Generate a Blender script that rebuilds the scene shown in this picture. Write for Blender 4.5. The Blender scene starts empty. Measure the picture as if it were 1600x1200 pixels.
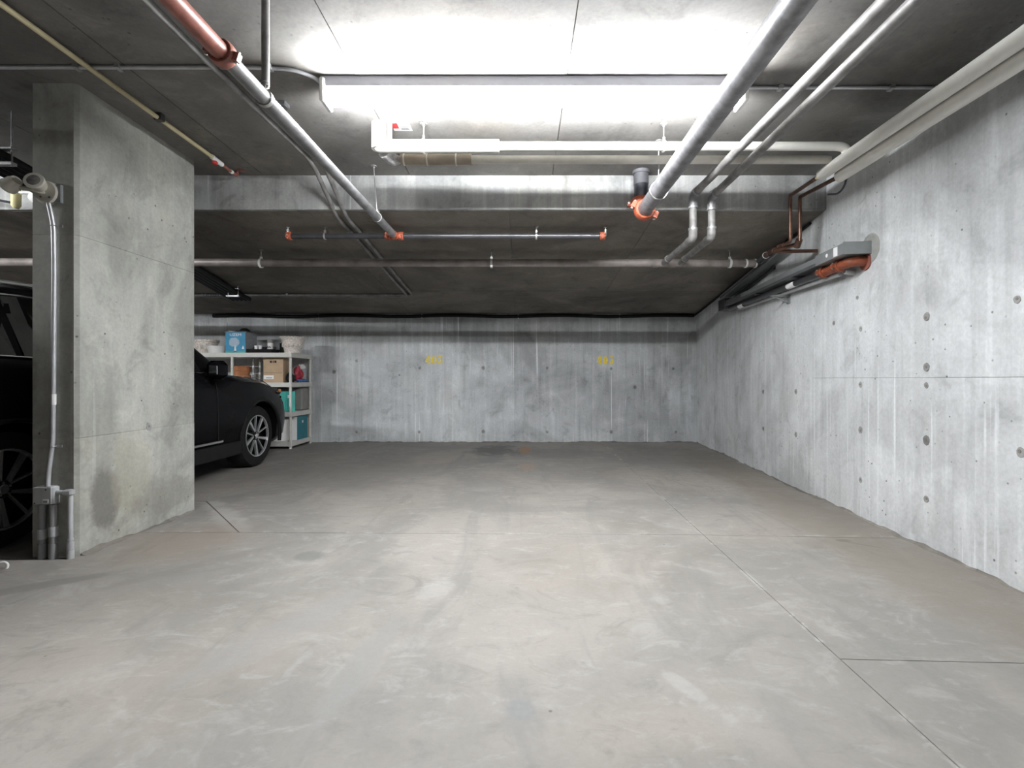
import bpy, bmesh, math, random
from mathutils import Vector, Matrix
random.seed(7)
PI = math.pi
scene = bpy.context.scene
COL = scene.collection

# ------------------------------------------------------------------ camera
FPX, VX, VY, CAMZ = 760.0, 815.0, 593.0, 1.0
cam_d = bpy.data.cameras.new('camera')
cam = bpy.data.objects.new('camera', cam_d); COL.objects.link(cam)
cam.location = (0, 0, CAMZ); cam.rotation_euler = (PI/2, 0, 0)
cam_d.sensor_fit = 'HORIZONTAL'; cam_d.sensor_width = 36.0
cam_d.lens = 36.0*FPX/1600.0
cam_d.shift_x = -(VX-800)/1600.0
cam_d.shift_y = -(600-VY)/1600.0
cam_d.clip_start = 0.02; cam_d.clip_end = 100
scene.camera = cam

# ------------------------------------------------------------------ world and exposure
w = bpy.data.worlds.new('world'); scene.world = w; w.use_nodes = True
w.node_tree.nodes['Background'].inputs[0].default_value = (0.02, 0.02, 0.02, 1)
w.node_tree.nodes['Background'].inputs[1].default_value = 1.0
scene.view_settings.view_transform = 'Standard'
scene.view_settings.look = 'None'
scene.view_settings.gamma = 1.0
scene.view_settings.use_curve_mapping = False
scene.view_settings.exposure = 0.0
TUBE_STRENGTH = 400.0          # the main strip light over the stall

# ------------------------------------------------------------------ measures of the garage
def U(px, py, Y): return Vector(((px-VX)*Y/FPX, Y, CAMZ+(VY-py)*Y/FPX))
CZ = 2.67                       # ceiling over the front of the stall
SY, SZ = 3.99, 2.39             # the ceiling steps down here
BY = 7.76                       # back wall
def zs(Y): return SZ-0.0902*(Y-SY)
def wx(Y): return 2.18+0.0786*Y
WD = Vector((0.0786, 1, 0)).normalized(); WN = Vector((-1, 0.0786, 0)).normalized()
def WP(Y, off=0.0, z=0.0): return Vector((wx(Y), Y, z))+WN*off
def RW(px, py):
    s = (px-VX)/FPX; Y = 2.18/(s-0.0786); return U(px, py, Y)

# ------------------------------------------------------------------ materials
class NT:
    def __init__(s, name):
        s.m = bpy.data.materials.new(name); s.m.use_nodes = True
        s.t = s.m.node_tree; s.n = s.t.nodes; s.l = s.t.links
        s.b = s.n['Principled BSDF']
        s.tc = s.n.new('ShaderNodeTexCoord')
    def vec(s, scale=(1,1,1), loc=(0,0,0)):
        mp = s.n.new('ShaderNodeMapping'); mp.inputs['Scale'].default_value = scale; mp.inputs['Location'].default_value = loc
        s.l.new(s.tc.outputs['Object'], mp.inputs[0]); return mp.outputs[0]
    def put(s, inp, v):
        if hasattr(v, 'is_output'): s.l.new(v, inp)
        else:
            if isinstance(v, tuple) and len(v) == 3 and inp.type == 'RGBA': v = (*v, 1)
            inp.default_value = v
    def noise(s, v, scale, detail=4, rough=0.55, dist=0.0):
        n = s.n.new('ShaderNodeTexNoise'); s.l.new(v, n.inputs['Vector'])
        n.inputs['Scale'].default_value = scale; n.inputs['Detail'].default_value = detail
        n.inputs['Roughness'].default_value = rough; n.inputs['Distortion'].default_value = dist
        return n.outputs[0]
    def voro(s, v, scale, feature='F1'):
        n = s.n.new('ShaderNodeTexVoronoi'); n.feature = feature; s.l.new(v, n.inputs['Vector']); n.inputs['Scale'].default_value = scale
        return n.outputs['Distance']
    def map(s, v, a, b, c=0.0, d=1.0):
        n = s.n.new('ShaderNodeMapRange'); n.interpolation_type = 'SMOOTHSTEP'; s.l.new(v, n.inputs[0])
        for i, x in enumerate((a, b, c, d)): n.inputs[i+1].default_value = x
        return n.outputs[0]
    def mix(s, f, a, b, mode='MIX'):
        n = s.n.new('ShaderNodeMix'); n.data_type = 'RGBA'; n.blend_type = mode
        s.put(n.inputs[0], f); s.put(n.inputs[6], a); s.put(n.inputs[7], b); return n.outputs[2]
    def math(s, op, a, b=0.0):
        n = s.n.new('ShaderNodeMath'); n.operation = op; s.put(n.inputs[0], a); s.put(n.inputs[1], b); return n.outputs[0]
    def sep(s, v):
        n = s.n.new('ShaderNodeSeparateXYZ'); s.l.new(v, n.inputs[0]); return n.outputs
    def bump(s, h, strength=0.3, dist=0.01):
        n = s.n.new('ShaderNodeBump'); n.inputs['Strength'].default_value = strength; n.inputs['Distance'].default_value = dist
        s.l.new(h, n.inputs['Height']); s.l.new(n.outputs[0], s.b.inputs['Normal'])
    def done(s, col, rough=0.85, metal=0.0):
        s.put(s.b.inputs['Base Color'], col); s.put(s.b.inputs['Roughness'], rough); s.put(s.b.inputs['Metallic'], metal)
        return s.m

def concrete(name, base, lo=0.6, hi=1.25, streak=0.5, drip=0.0, pits=0.6, rough=0.88, tint=(0.5,0.47,0.40), tintamt=0.25, stains=()):
    t = NT(name); o = t.vec()
    rnd = t.n.new('ShaderNodeObjectInfo').outputs['Random']
    c = t.mix(rnd, tuple(x*0.92 for x in base), tuple(min(1, x*1.08) for x in base))
    big = t.noise(o, 0.8, 5, 0.6, 0.8)
    c = t.mix(t.map(big, 0.36, 0.60), t.mix(1.0, c, (lo,)*3, 'MULTIPLY'), c)
    mid = t.noise(o, 3.6, 7, 0.68, 0.5)
    c = t.mix(t.map(mid, 0.52, 0.68, 0, 0.8), c, t.mix(1.0, c, (hi,)*3, 'MULTIPLY'))
    c = t.mix(t.map(mid, 0.47, 0.32, 0, 0.7), c, t.mix(1.0, c, (lo,)*3, 'MULTIPLY'))
    c = t.mix(t.map(t.noise(t.vec((1,1,1), (7,3,1)), 1.3, 3), 0.48, 0.70, 0, tintamt), c, t.mix(1.0, c, tuple(x*2 for x in tint), 'MULTIPLY'))
    if streak:
        st = t.noise(t.vec((7, 7, 0.45)), 1.6, 5, 0.62)
        c = t.mix(t.map(st, 0.5, 0.70, 0, streak), c, t.mix(1.0, c, (hi*1.05,)*3, 'MULTIPLY'))
        c = t.mix(t.map(st, 0.48, 0.30, 0, streak), c, t.mix(1.0, c, (lo*1.1,)*3, 'MULTIPLY'))
    if drip:
        d = t.noise(t.vec((24, 24, 0.35), (1,2,3)), 1.2, 3, 0.5)
        msk = t.noise(t.vec((1.1, 1.1, 0.7), (5,5,5)), 1.4, 3)
        f = t.math('MULTIPLY', t.map(d, 0.60, 0.68), t.map(msk, 0.44, 0.58, 0, drip))
        c = t.mix(f, c, (0.80, 0.82, 0.83))
    if pits:
        v = t.voro(o, 15.0); m2 = t.noise(t.vec((1,1,1), (2,8,4)), 2.6, 2)
        f = t.math('MULTIPLY', t.map(v, 0.13, 0.06), t.map(m2, 0.48, 0.60, 0, pits))
        c = t.mix(f, c, (0.07, 0.07, 0.07))
    if stains:
        x, y, z = t.sep(o); wob = t.noise(t.vec((1,1,1), (3,3,3)), 7.0, 4, 0.7)
        for (ax, a0, z0, ra, rz, col, amt) in stains:
            q = x if ax == 'x' else y
            a = t.math('POWER', t.math('ABSOLUTE', t.math('MULTIPLY', t.math('SUBTRACT', q, a0), 1/ra)), 2.0)
            b = t.math('POWER', t.math('ABSOLUTE', t.math('MULTIPLY', t.math('SUBTRACT', z, z0), 1/rz)), 2.0)
            d = t.math('ADD', t.math('ADD', a, b), t.math('MULTIPLY', t.math('SUBTRACT', wob, 0.5), 2.6))
            c = t.mix(t.map(d, 1.5, 0.5, 0, amt), c, col)
    fine = t.noise(o, 45, 3, 0.7)
    c = t.mix(t.map(fine, 0.35, 0.65, 0, 0.35), c, t.mix(1.0, c, (0.72,)*3, 'MULTIPLY'))
    t.bump(t.math('ADD', mid, t.math('MULTIPLY', fine, 0.35)), 0.25, 0.006)
    return t.done(c, rough)

def floor_concrete():
    t = NT('floor_concrete'); o = t.vec()
    c = (0.296, 0.275, 0.253)
    big = t.noise(t.vec((1, 0.8, 1)), 0.8, 5, 0.62, 0.8)
    c = t.mix(t.map(big, 0.36, 0.60), (0.225, 0.214, 0.20), c)
    sm = t.noise(t.vec((1.0, 1.3, 1), (4,2,0)), 2.2, 7, 0.68, 1.6)
    c = t.mix(t.map(sm, 0.52, 0.68, 0, 0.55), c, (0.355, 0.343, 0.325))
    c = t.mix(t.map(sm, 0.47, 0.31, 0, 0.85), c, (0.20, 0.191, 0.178))
    wr = t.noise(t.vec((1, 1, 1), (9,1,0)), 0.9, 3)
    c = t.mix(t.map(wr, 0.48, 0.68, 0, 0.5), c, t.mix(1.0, c, (0.97, 0.925, 0.875), 'MULTIPLY'))
    sw = t.noise(t.vec((2.6, 0.5, 1), (1,5,0)), 1.2, 4, 0.6, 1.2)
    c = t.mix(t.map(sw, 0.52, 0.68, 0, 0.65), c, (0.205, 0.199, 0.19))
    mm = t.noise(t.vec((1.0, 1.8, 1), (6,4,0)), 6.5, 6, 0.7, 0.6)
    c = t.mix(t.map(mm, 0.53, 0.70, 0, 0.45), c, (0.37, 0.357, 0.335))
    c = t.mix(t.map(mm, 0.46, 0.31, 0, 0.5), c, (0.205, 0.195, 0.182))
    x, y, z = t.sep(o)
    wob = t.noise(t.vec((1,1,1), (3,3,0)), 4.0, 6, 0.72, 0.8)
    def spot(c, cx, cy, rx, ry, col, amt, soft=0.5, w=0.9, rot=0.0):
        dx = t.math('SUBTRACT', x, cx); dy = t.math('SUBTRACT', y, cy)
        if rot:
            ca, sa = math.cos(rot), math.sin(rot)
            ux = t.math('ADD', t.math('MULTIPLY', dx, ca), t.math('MULTIPLY', dy, sa))
            uy = t.math('SUBTRACT', t.math('MULTIPLY', dy, ca), t.math('MULTIPLY', dx, sa)); dx, dy = ux, uy
        a = t.math('POWER', t.math('ABSOLUTE', t.math('MULTIPLY', dx, 1/rx)), 2.0)
        b = t.math('POWER', t.math('ABSOLUTE', t.math('MULTIPLY', dy, 1/ry)), 2.0)
        d = t.math('ADD', t.math('ADD', a, b), t.math('MULTIPLY', t.math('SUBTRACT', wob, 0.5), w*5))
        return t.mix(t.map(d, 1.0+soft, 1.0-soft, 0, amt), c, col)
    c = spot(c, -0.33, 6.85, 0.34, 0.5, (0.10, 0.103, 0.10), 0.8, 0.7, 1.2)
    c = spot(c, 0.45, 6.6, 0.6, 0.4, (0.19, 0.18, 0.17), 0.6, 0.9, 1.0)
    c = spot(c, 1.9, 6.2, 0.7, 0.9, (0.18, 0.172, 0.165), 0.6, 0.9, 1.0)
    c = spot(c, -0.38, 6.05, 0.22, 0.22, (0.19, 0.197, 0.197), 0.7, 0.7, 1.2)
    c = spot(c, 0.05, 6.95, 0.085, 0.34, (0.33, 0.20, 0.11), 0.8, 0.6, 0.5)
    c = spot(c, 0.06, 5.6, 0.10, 0.25, (0.35, 0.25, 0.18), 0.5, 0.8, 0.6)
    c = spot(c, -1.2, 2.76, 0.085, 0.075, (0.17, 0.17, 0.165), 0.75, 0.6, 0.7)
    c = spot(c, 0.0, 1.47, 0.04, 0.055, (0.21, 0.215, 0.22), 0.7, 0.6, 0.9)
    c = spot(c, -0.56, 1.72, 0.055, 0.33, (0.25, 0.245, 0.238), 0.7, 0.7, 0.7, -0.12)
    c = spot(c, -0.95, 1.95, 0.10, 0.35, (0.26, 0.25, 0.243), 0.6, 0.8, 0.9, -0.5)
    c = spot(c, -2.42, 2.3, 0.45, 0.055, (0.19, 0.18, 0.168), 0.8, 0.5, 0.4, 0.62)
    c = spot(c, -1.75, 2.62, 0.45, 0.05, (0.21, 0.197, 0.183), 0.6, 0.7, 0.6, 0.85)
    c = spot(c, 2.0, 3.02, 0.05, 0.03, (0.10, 0.095, 0.09), 0.9, 0.5, 0.8)
    c = spot(c, 2.06, 2.95, 0.012, 0.13, (0.13, 0.12, 0.115), 0.7, 0.5, 0.2, 0.9)
    c = spot(c, -0.40, 2.33, 0.07, 0.14, (0.39, 0.38, 0.365), 0.45, 0.9, 1.5, -0.3)
    c = spot(c, -0.42, 1.82, 0.08, 0.08, (0.39, 0.38, 0.365), 0.4, 0.9, 1.5)
    c = spot(c, 0.55, 1.55, 0.03, 0.12, (0.40, 0.39, 0.375), 0.45, 0.9, 1.4, 0.5)
    c = spot(c, -2.2, 3.6, 0.09, 0.55, (0.42, 0.405, 0.385), 0.6, 0.9, 1.0, 0.74)
    c = spot(c, 2.15, 3.4, 0.30, 2.2, (0.215, 0.185, 0.15), 0.6, 0.95, 0.6, -0.0786)
    c = spot(c, 2.3, 6.0, 0.35, 1.3, (0.20, 0.178, 0.15), 0.55, 0.95, 0.8, -0.0786)
    c = spot(c, -2.1, 3.0, 0.35, 0.35, (0.24, 0.20, 0.165), 0.6, 0.95, 0.8)
    c = spot(c, -1.9, 5.2, 0.9, 0.8, (0.20, 0.188, 0.175), 0.6, 0.95, 1.2)
    # pale worn edges along the saw cuts
    dj = t.math('ABSOLUTE', t.math('SUBTRACT', t.math('SUBTRACT', x, 1.10), t.math('MULTIPLY', y, 0.0225)))
    dk = t.math('ABSOLUTE', t.math('SUBTRACT', t.math('ADD', y, t.math('MULTIPLY', x, 0.02)), 3.155))
    en = t.map(wob, 0.50, 0.62, 0, 0.6)
    for d_ in (dj, dk): c = t.mix(t.math('MULTIPLY', t.map(d_, 0.022, 0.006), en), c, (0.43, 0.418, 0.40))
    fine = t.noise(o, 55, 3, 0.7)
    c = t.mix(t.map(fine, 0.35, 0.65, 0, 0.2), c, t.mix(1.0, c, (0.78,)*3, 'MULTIPLY'))
    sp = t.voro(t.vec((1,1,1), (2,1,0)), 4.0)
    c = t.mix(t.map(sp, 0.03, 0.015, 0, 0.7), c, (0.08, 0.075, 0.07))
    t.bump(t.math('ADD', sm, t.math('MULTIPLY', fine, 0.3)), 0.15, 0.004)
    return t.done(c, t.map(sm, 0.3, 0.7, 0.62, 0.8))

def plain(name, col, rough=0.5, metal=0.0, var=0.12, scale=9.0, bump=0.0, emit=None):
    t = NT(name); o = t.vec()
    n = t.noise(o, scale, 5, 0.6)
    c = t.mix(t.map(n, 0.3, 0.7), tuple(x*(1-var) for x in col), tuple(min(1, x*(1+var)) for x in col))
    if bump: t.bump(n, bump, 0.004)
    m = t.done(c, rough, metal)
    if emit:
        t.b.inputs['Emission Color'].default_value = (*emit[0], 1); t.b.inputs['Emission Strength'].default_value = emit[1]
    return m

M = {}
M['wall_r'] = concrete('concrete_right', (0.66, 0.68, 0.69), 0.74, 1.14, 0.75, 0.85, 0.8, tintamt=0.10)
M['wall_b'] = concrete('concrete_back', (0.55, 0.57, 0.58), 0.66, 1.2, 0.7, 0.7, 0.6, tintamt=0.2)
M['wall'] = concrete('concrete_other', (0.24, 0.24, 0.235), 0.66, 1.2, 0.5, 0.3, 0.5)
M['pier'] = concrete('concrete_pier', (0.43, 0.435, 0.40), 0.66, 1.24, 0.3, 0.12, 0.9, stains=(('y', 2.93, 0.30, 0.10, 0.19, (0.15, 0.145, 0.13), 0.75), ('y', 3.12, 0.42, 0.16, 0.25, (0.36, 0.345, 0.27), 0.5), ('y', 3.45, 0.18, 0.3, 0.12, (0.22, 0.21, 0.185), 0.5)))
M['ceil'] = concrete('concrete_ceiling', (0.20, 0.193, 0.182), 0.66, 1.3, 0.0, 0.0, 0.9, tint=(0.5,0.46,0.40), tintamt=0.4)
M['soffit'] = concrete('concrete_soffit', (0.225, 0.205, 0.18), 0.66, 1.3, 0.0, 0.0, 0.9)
M['step'] = concrete('concrete_step', (0.36, 0.365, 0.36), 0.6, 1.35, 0.6, 0.25, 0.6)
M['mortar'] = concrete('mortar', (0.25, 0.23, 0.205), 0.6, 1.3, 0.0, 0.0, 0.5)
M['patch'] = concrete('tie_patch', (0.38, 0.385, 0.38), 0.5, 1.4, 0.0, 0.0, 0.8)
M['ringpatch'] = concrete('grout_patch', (0.40, 0.41, 0.39), 0.7, 1.2, 0.0, 0.0, 0.5)
M['floor'] = floor_concrete()
M['joint'] = plain('joint_dirt', (0.16, 0.15, 0.135), 0.95)
M['galv'] = plain('galvanised_steel', (0.40, 0.405, 0.41), 0.42, 0.55, 0.2, 14)
M['galv2'] = plain('dull_steel_pipe', (0.23, 0.225, 0.22), 0.6, 0.2, 0.3, 10)
M['conduit'] = plain('conduit_grey', (0.55, 0.56, 0.58), 0.4, 0.5, 0.1, 12)
M['pvc'] = plain('grey_pvc', (0.27, 0.27, 0.275), 0.5, 0.0, 0.12, 10)
M['pvcl'] = plain('light_grey_pvc', (0.45, 0.46, 0.47), 0.5, 0.0, 0.12, 10)
M['castiron'] = plain('cast_iron_grey', (0.26, 0.26, 0.27), 0.42, 0.35, 0.3, 12)
M['dpipe'] = plain('dark_drain_pipe', (0.11, 0.11, 0.12), 0.5, 0.2, 0.2, 10)
M['brownpipe'] = plain('brown_drain_pipe', (0.27, 0.24, 0.225), 0.45, 0.2, 0.25, 7)
M['blackpipe'] = plain('black_steel_pipe', (0.07, 0.07, 0.075), 0.28, 0.5, 0.2, 8)
M['abs'] = plain('black_abs', (0.025, 0.027, 0.035), 0.4, 0.0, 0.2, 10)
M['orange'] = plain('orange_coupling', (0.40, 0.09, 0.04), 0.55, 0.0, 0.3, 20)
M['orange2'] = plain('dull_orange_paint', (0.24, 0.062, 0.028), 0.5, 0.0, 0.3, 20)
M['mainpipe'] = plain('sprinkler_steel', (0.27, 0.27, 0.275), 0.36, 0.6, 0.25, 12)
M['redbrown'] = plain('red_brown_paint', (0.26, 0.095, 0.07), 0.45, 0.0, 0.25, 20)
M['bolt'] = plain('zinc_bolt', (0.6, 0.6, 0.58), 0.35, 0.8)
M['insul'] = plain('white_insulation', (0.74, 0.73, 0.68), 0.6, 0.0, 0.06, 6)
M['insul2'] = plain('aged_insulation', (0.60, 0.58, 0.52), 0.6, 0.0, 0.1, 6)
M['sleeve'] = plain('brown_sleeve', (0.33, 0.28, 0.22), 0.6, 0.0, 0.15, 8)
M['foil'] = plain('crumpled_foil', (0.62, 0.62, 0.63), 0.35, 0.7, 0.35, 40, 0.8)
M['copper'] = plain('copper_tube', (0.17, 0.09, 0.062), 0.4, 0.7, 0.25, 14)
M['dcopper'] = plain('tarnished_copper', (0.13, 0.075, 0.055), 0.45, 0.6, 0.3, 14)
M['yellow'] = plain('pale_yellow_tube', (0.50, 0.44, 0.27), 0.5, 0.0, 0.1, 6)
M['yellow2'] = plain('yellow_insulation', (0.66, 0.60, 0.32), 0.55, 0.0, 0.12, 9)
M['ypaint'] = plain('yellow_stencil_paint', (0.95, 0.70, 0.06), 0.7, 0.0, 0.15, 40)
M['red'] = plain('red_plastic', (0.55, 0.04, 0.04), 0.4)
M['black'] = plain('black_rubber', (0.012, 0.012, 0.013), 0.55)
M['dark'] = plain('dark_metal', (0.055, 0.057, 0.06), 0.45, 0.3, 0.2)
M['greybox'] = plain('grey_enamel', (0.27, 0.285, 0.29), 0.4, 0.3, 0.08)
M['dgrey'] = plain('dark_grey_enamel', (0.12, 0.125, 0.13), 0.45, 0.3, 0.12)
M['white'] = plain('white_plastic', (0.78, 0.78, 0.76), 0.45, 0.0, 0.05)
M['cream'] = plain('cream_plastic', (0.52, 0.50, 0.44), 0.45, 0.0, 0.06)
M['paper'] = plain('white_paper', (0.8, 0.8, 0.8), 0.8, 0.0, 0.04)
M['ink'] = plain('black_ink', (0.03, 0.03, 0.03), 0.8)
M['lens'] = plain('lamp_lens', (0.45, 0.44, 0.42), 0.12, 0.7, 0.35, 60)
M['enamel'] = plain('white_enamel', (0.55, 0.56, 0.62), 0.4, 0.0, 0.04)
M['tube'] = plain('lit_tube', (1, 1, 1), 0.4, emit=((0.97, 0.985, 1.0), TUBE_STRENGTH))
M['carpaint'] = plain('black_car_paint', (0.006, 0.006, 0.007), 0.16, 0.0, 0.05)
M['carpaint'].node_tree.nodes['Principled BSDF'].inputs['Specular IOR Level'].default_value = 0.05
M['carglass'] = plain('dark_glass', (0.004, 0.005, 0.006), 0.04)
M['carplastic'] = plain('black_trim', (0.012, 0.012, 0.012), 0.6, 0.0, 0.1, 20)
M['tyre'] = plain('tyre_rubber', (0.014, 0.014, 0.014), 0.75, 0.0, 0.2, 30)
for _k in ('carplastic', 'tyre', 'black'): M[_k].node_tree.nodes['Principled BSDF'].inputs['Specular IOR Level'].default_value = 0.2
M['chrome'] = plain('chrome', (0.75, 0.76, 0.78), 0.12, 1.0, 0.03)
M['alloy'] = plain('machined_alloy', (0.62, 0.62, 0.63), 0.35, 0.8, 0.05)
M['amber'] = plain('amber_lamp', (0.45, 0.16, 0.06), 0.2)
M['shelf'] = plain('beige_resin', (0.60, 0.595, 0.56), 0.55, 0.0, 0.05)
M['blue'] = plain('blue_print', (0.02, 0.24, 0.42), 0.5, 0.0, 0.1)
M['boxside'] = plain('grey_print', (0.33, 0.34, 0.35), 0.6, 0.0, 0.15, 30)
M['card'] = plain('cardboard', (0.47, 0.34, 0.22), 0.8, 0.0, 0.06)
M['teal'] = plain('teal_print', (0.03, 0.34, 0.29), 0.5, 0.0, 0.12)
M['teal2'] = plain('dark_teal_print', (0.02, 0.18, 0.23), 0.5, 0.0, 0.12)
M['pot'] = plain('whitewashed_clay', (0.66, 0.60, 0.55), 0.7, 0.0, 0.3, 60, 0.8)
M['terra'] = plain('terracotta', (0.46, 0.20, 0.09), 0.7, 0.0, 0.12, 12)
M['dgreen'] = plain('dark_green', (0.03, 0.045, 0.035), 0.6)
M['purple'] = plain('dark_violet_plastic', (0.05, 0.045, 0.07), 0.5)
M['bluecloth'] = plain('blue_cloth', (0.09, 0.20, 0.46), 0.8, 0.0, 0.3, 25, 0.5)
M['redbag'] = plain('red_bag', (0.40, 0.03, 0.05), 0.4, 0.0, 0.5, 18, 0.5)
M['greybin'] = plain('grey_bin', (0.24, 0.23, 0.215), 0.6, 0.0, 0.1)
M['slate'] = plain('slate_ink', (0.16, 0.20, 0.30), 0.8)

# ------------------------------------------------------------------ mesh helpers
class MB:
    def __init__(s): s.v = []; s.f = []
    def add(s, vs, fs):
        o = len(s.v); s.v += [Vector(v) for v in vs]; s.f += [tuple(i+o for i in f) for f in fs]; return s
    def hexa(s, p):      # 4 bottom then 4 top
        return s.add(p, [(3,2,1,0), (4,5,6,7), (0,1,5,4), (1,2,6,5), (2,3,7,6), (3,0,4,7)])
    def box(s, a, b):
        x0,y0,z0 = a; x1,y1,z1 = b
        return s.hexa([(x0,y0,z0),(x1,y0,z0),(x1,y1,z0),(x0,y1,z0),(x0,y0,z1),(x1,y0,z1),(x1,y1,z1),(x0,y1,z1)])
    def obox(s, c, ax, ay, az):   # centre and three half axes
        c, ax, ay, az = Vector(c), Vector(ax), Vector(ay), Vector(az)
        return s.hexa([c-ax-ay-az, c+ax-ay-az, c+ax+ay-az, c-ax+ay-az, c-ax-ay+az, c+ax-ay+az, c+ax+ay+az, c-ax+ay+az])
    def bbox(s, c, ax, ay, az, b):   # oriented box with chamfered vertical edges (about az) and softened top/bottom
        c, ax, ay, az = Vector(c), Vector(ax), Vector(ay), Vector(az)
        lx, ly, lz = ax.length, ay.length, az.length
        ux, uy, uz = ax/lx, ay/ly, az/lz
        def ring(ins, z):
            X, Y = lx-ins, ly-ins; k = b
            return [c+ux*x+uy*y+uz*z for x, y in ((-X+k,-Y),(X-k,-Y),(X,-Y+k),(X,Y-k),(X-k,Y),(-X+k,Y),(-X,Y-k),(-X,-Y+k))]
        rs = [ring(b, -lz), ring(0, -lz+b), ring(0, lz-b), ring(b, lz)]
        return s.rings(rs, True)
    def rings(s, rs, caps=True, loop=False):
        n = len(rs[0]); o = len(s.v)
        for r in rs: s.v += [Vector(p) for p in r]
        m = len(rs)
        for i in range(m if loop else m-1):
            a, b = o+i*n, o+((i+1) % m)*n
            for j in range(n):
                k = (j+1) % n; s.f.append((a+j, a+k, b+k, b+j))
        if caps and not loop:
            s.f.append(tuple(o+n-1-j for j in range(n))); s.f.append(tuple(o+(m-1)*n+j for j in range(n)))
        return s
    def prism(s, poly, d):     # polygon of 3d points extruded by d
        d = Vector(d); a = [Vector(p) for p in poly]; return s.rings([a, [p+d for p in a]])
    def tube(s, path, r, seg=12, bend=0.0, caps=True, nb=6):
        P = [Vector(p) for p in path]
        if bend:
            Q = [P[0]]
            for i in range(1, len(P)-1):
                a, b, c = P[i-1], P[i], P[i+1]
                u, v = (a-b), (c-b); k = min(bend, u.length*0.49, v.length*0.49)
                p0, p1 = b+u.normalized()*k, b+v.normalized()*k
                for j in range(nb+1):
                    t = j/nb; Q.append(p0*(1-t)**2 + b*2*t*(1-t) + p1*t*t)
            Q.append(P[-1]); P = Q
        rs = []; prev = None
        for i, p in enumerate(P):
            d = ((P[i+1]-p) if i < len(P)-1 else (p-P[i-1]))
            if 0 < i < len(P)-1: d = (P[i+1]-p).normalized()+(p-P[i-1]).normalized()
            d.normalize()
            if prev is None:
                u = d.orthogonal().normalized()
            else:
                u = prev-d*prev.dot(d); u.normalize()
            prev = u; vv = d.cross(u)
            rr = r[i] if isinstance(r, (list, tuple)) else r
            rs.append([p+(u*math.cos(2*PI*j/seg)+vv*math.sin(2*PI*j/seg))*rr for j in range(seg)])
        return s.rings(rs, caps)
    def lathe(s, c, axis, prof, seg=20, caps=True):   # prof: (distance along axis, radius)
        c = Vector(c); d = Vector(axis).normalized(); u = d.orthogonal().normalized(); v = d.cross(u)
        rs = [[c+d*t+(u*math.cos(2*PI*j/seg)+v*math.sin(2*PI*j/seg))*r for j in range(seg)] for t, r in prof]
        return s.rings(rs, caps)
    def torus(s, c, axis, R, r, seg=20, sec=8, a0=0.0, a1=2*PI, u=None):
        c = Vector(c); d = Vector(axis).normalized(); u = Vector(u) if u else d.orthogonal().normalized(); v = d.cross(u)
        full = abs(a1-a0-2*PI) < 1e-6; n = seg if full else seg+1; rs = []
        for i in range(n):
            a = a0+(a1-a0)*i/seg; e = u*math.cos(a)+v*math.sin(a)
            rs.append([c+e*R+(e*math.cos(2*PI*j/sec)+d*math.sin(2*PI*j/sec))*r for j in range(sec)])
        return s.rings(rs, True, full)
    def blob(s, c, rx, ry, rz, seed=0, amp=0.25, seg=14, rg=9, flat=True):
        rnd = random.Random(seed); c = Vector(c); ph = [rnd.uniform(0, 6.3) for _ in range(6)]; rs = []
        for i in range(1, rg):
            th = PI*i/rg; row = []
            for j in range(seg):
                a = 2*PI*j/seg
                k = 1+amp*(math.sin(3*a+ph[0]+2*th)*0.5+math.sin(5*a+ph[1]-3*th)*0.35+math.sin(4*th+ph[2]+a)*0.4)
                z = math.cos(th)*rz*k
                if flat: z = max(z, -rz*0.8)
                row.append(c+Vector((math.sin(th)*math.cos(a)*rx*k, math.sin(th)*math.sin(a)*ry*k, z)))
            rs.append(row)
        return s.rings(rs)
    def build(s, name, mat, parent=None, smooth=None):
        me = bpy.data.meshes.new(name)
        off = Vector(parent.matrix_world.translation) if parent is not None else Vector()
        off = GLOC.get(parent.name, Vector()) if parent is not None else Vector()
        me.from_pydata([v-off for v in s.v], [], s.f); me.update()
        bm = bmesh.new(); bm.from_mesh(me); bmesh.ops.recalc_face_normals(bm, faces=bm.faces); bm.to_mesh(me); bm.free()
        me.materials.append(M[mat])
        if smooth is not None:
            me.shade_smooth(); me.set_sharp_from_angle(angle=math.radians(smooth))
        o = bpy.data.objects.new(name, me); COL.objects.link(o)
        if parent is not None: o.parent = parent
        GLOC[o.name] = off.copy()
        return o
GLOC = {}
def thing(name, label, cat, loc=(0,0,0), group=None):
    o = bpy.data.objects.new(name, None); COL.objects.link(o); o.location = loc; o.empty_display_size = 0.1
    o['label'] = label; o['category'] = cat
    if group: o['group'] = group
    GLOC[o.name] = Vector(loc); return o
def tag(o, label, cat, group=None):
    o['label'] = label; o['category'] = cat
    if group: o['group'] = group
    return o
def struct(o, label, cat):
    o['kind'] = 'structure'; o['label'] = label; o['category'] = cat; return o
SM = 40
def bx(a, b): return MB().box(a, b)
def text_mesh(txt, size, origin, ux, uy, name, mat, parent, thick=0.0006, width=None):
    cu = bpy.data.curves.new('t', 'FONT'); cu.body = txt; cu.size = 1.0; cu.resolution_u = 2; cu.align_x = 'CENTER'; cu.extrude = 0.0
    ob = bpy.data.objects.new('t', cu); COL.objects.link(ob)
    dg = bpy.context.evaluated_depsgraph_get(); me = ob.evaluated_get(dg).to_mesh()
    ux, uy = Vector(ux), Vector(uy); n = ux.cross(uy).normalized()*thick
    xs = [v.co.x for v in me.vertices]; kx = size
    if width: kx = width/(max(xs)-min(xs))
    m = MB(); m.add([Vector(origin)+ux*(v.co.x*kx)+uy*(v.co.y*size)+n for v in me.vertices], [tuple(p.vertices) for p in me.polygons])
    bpy.data.objects.remove(ob); bpy.data.curves.remove(cu)
    return m.build(name, mat, parent)

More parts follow.
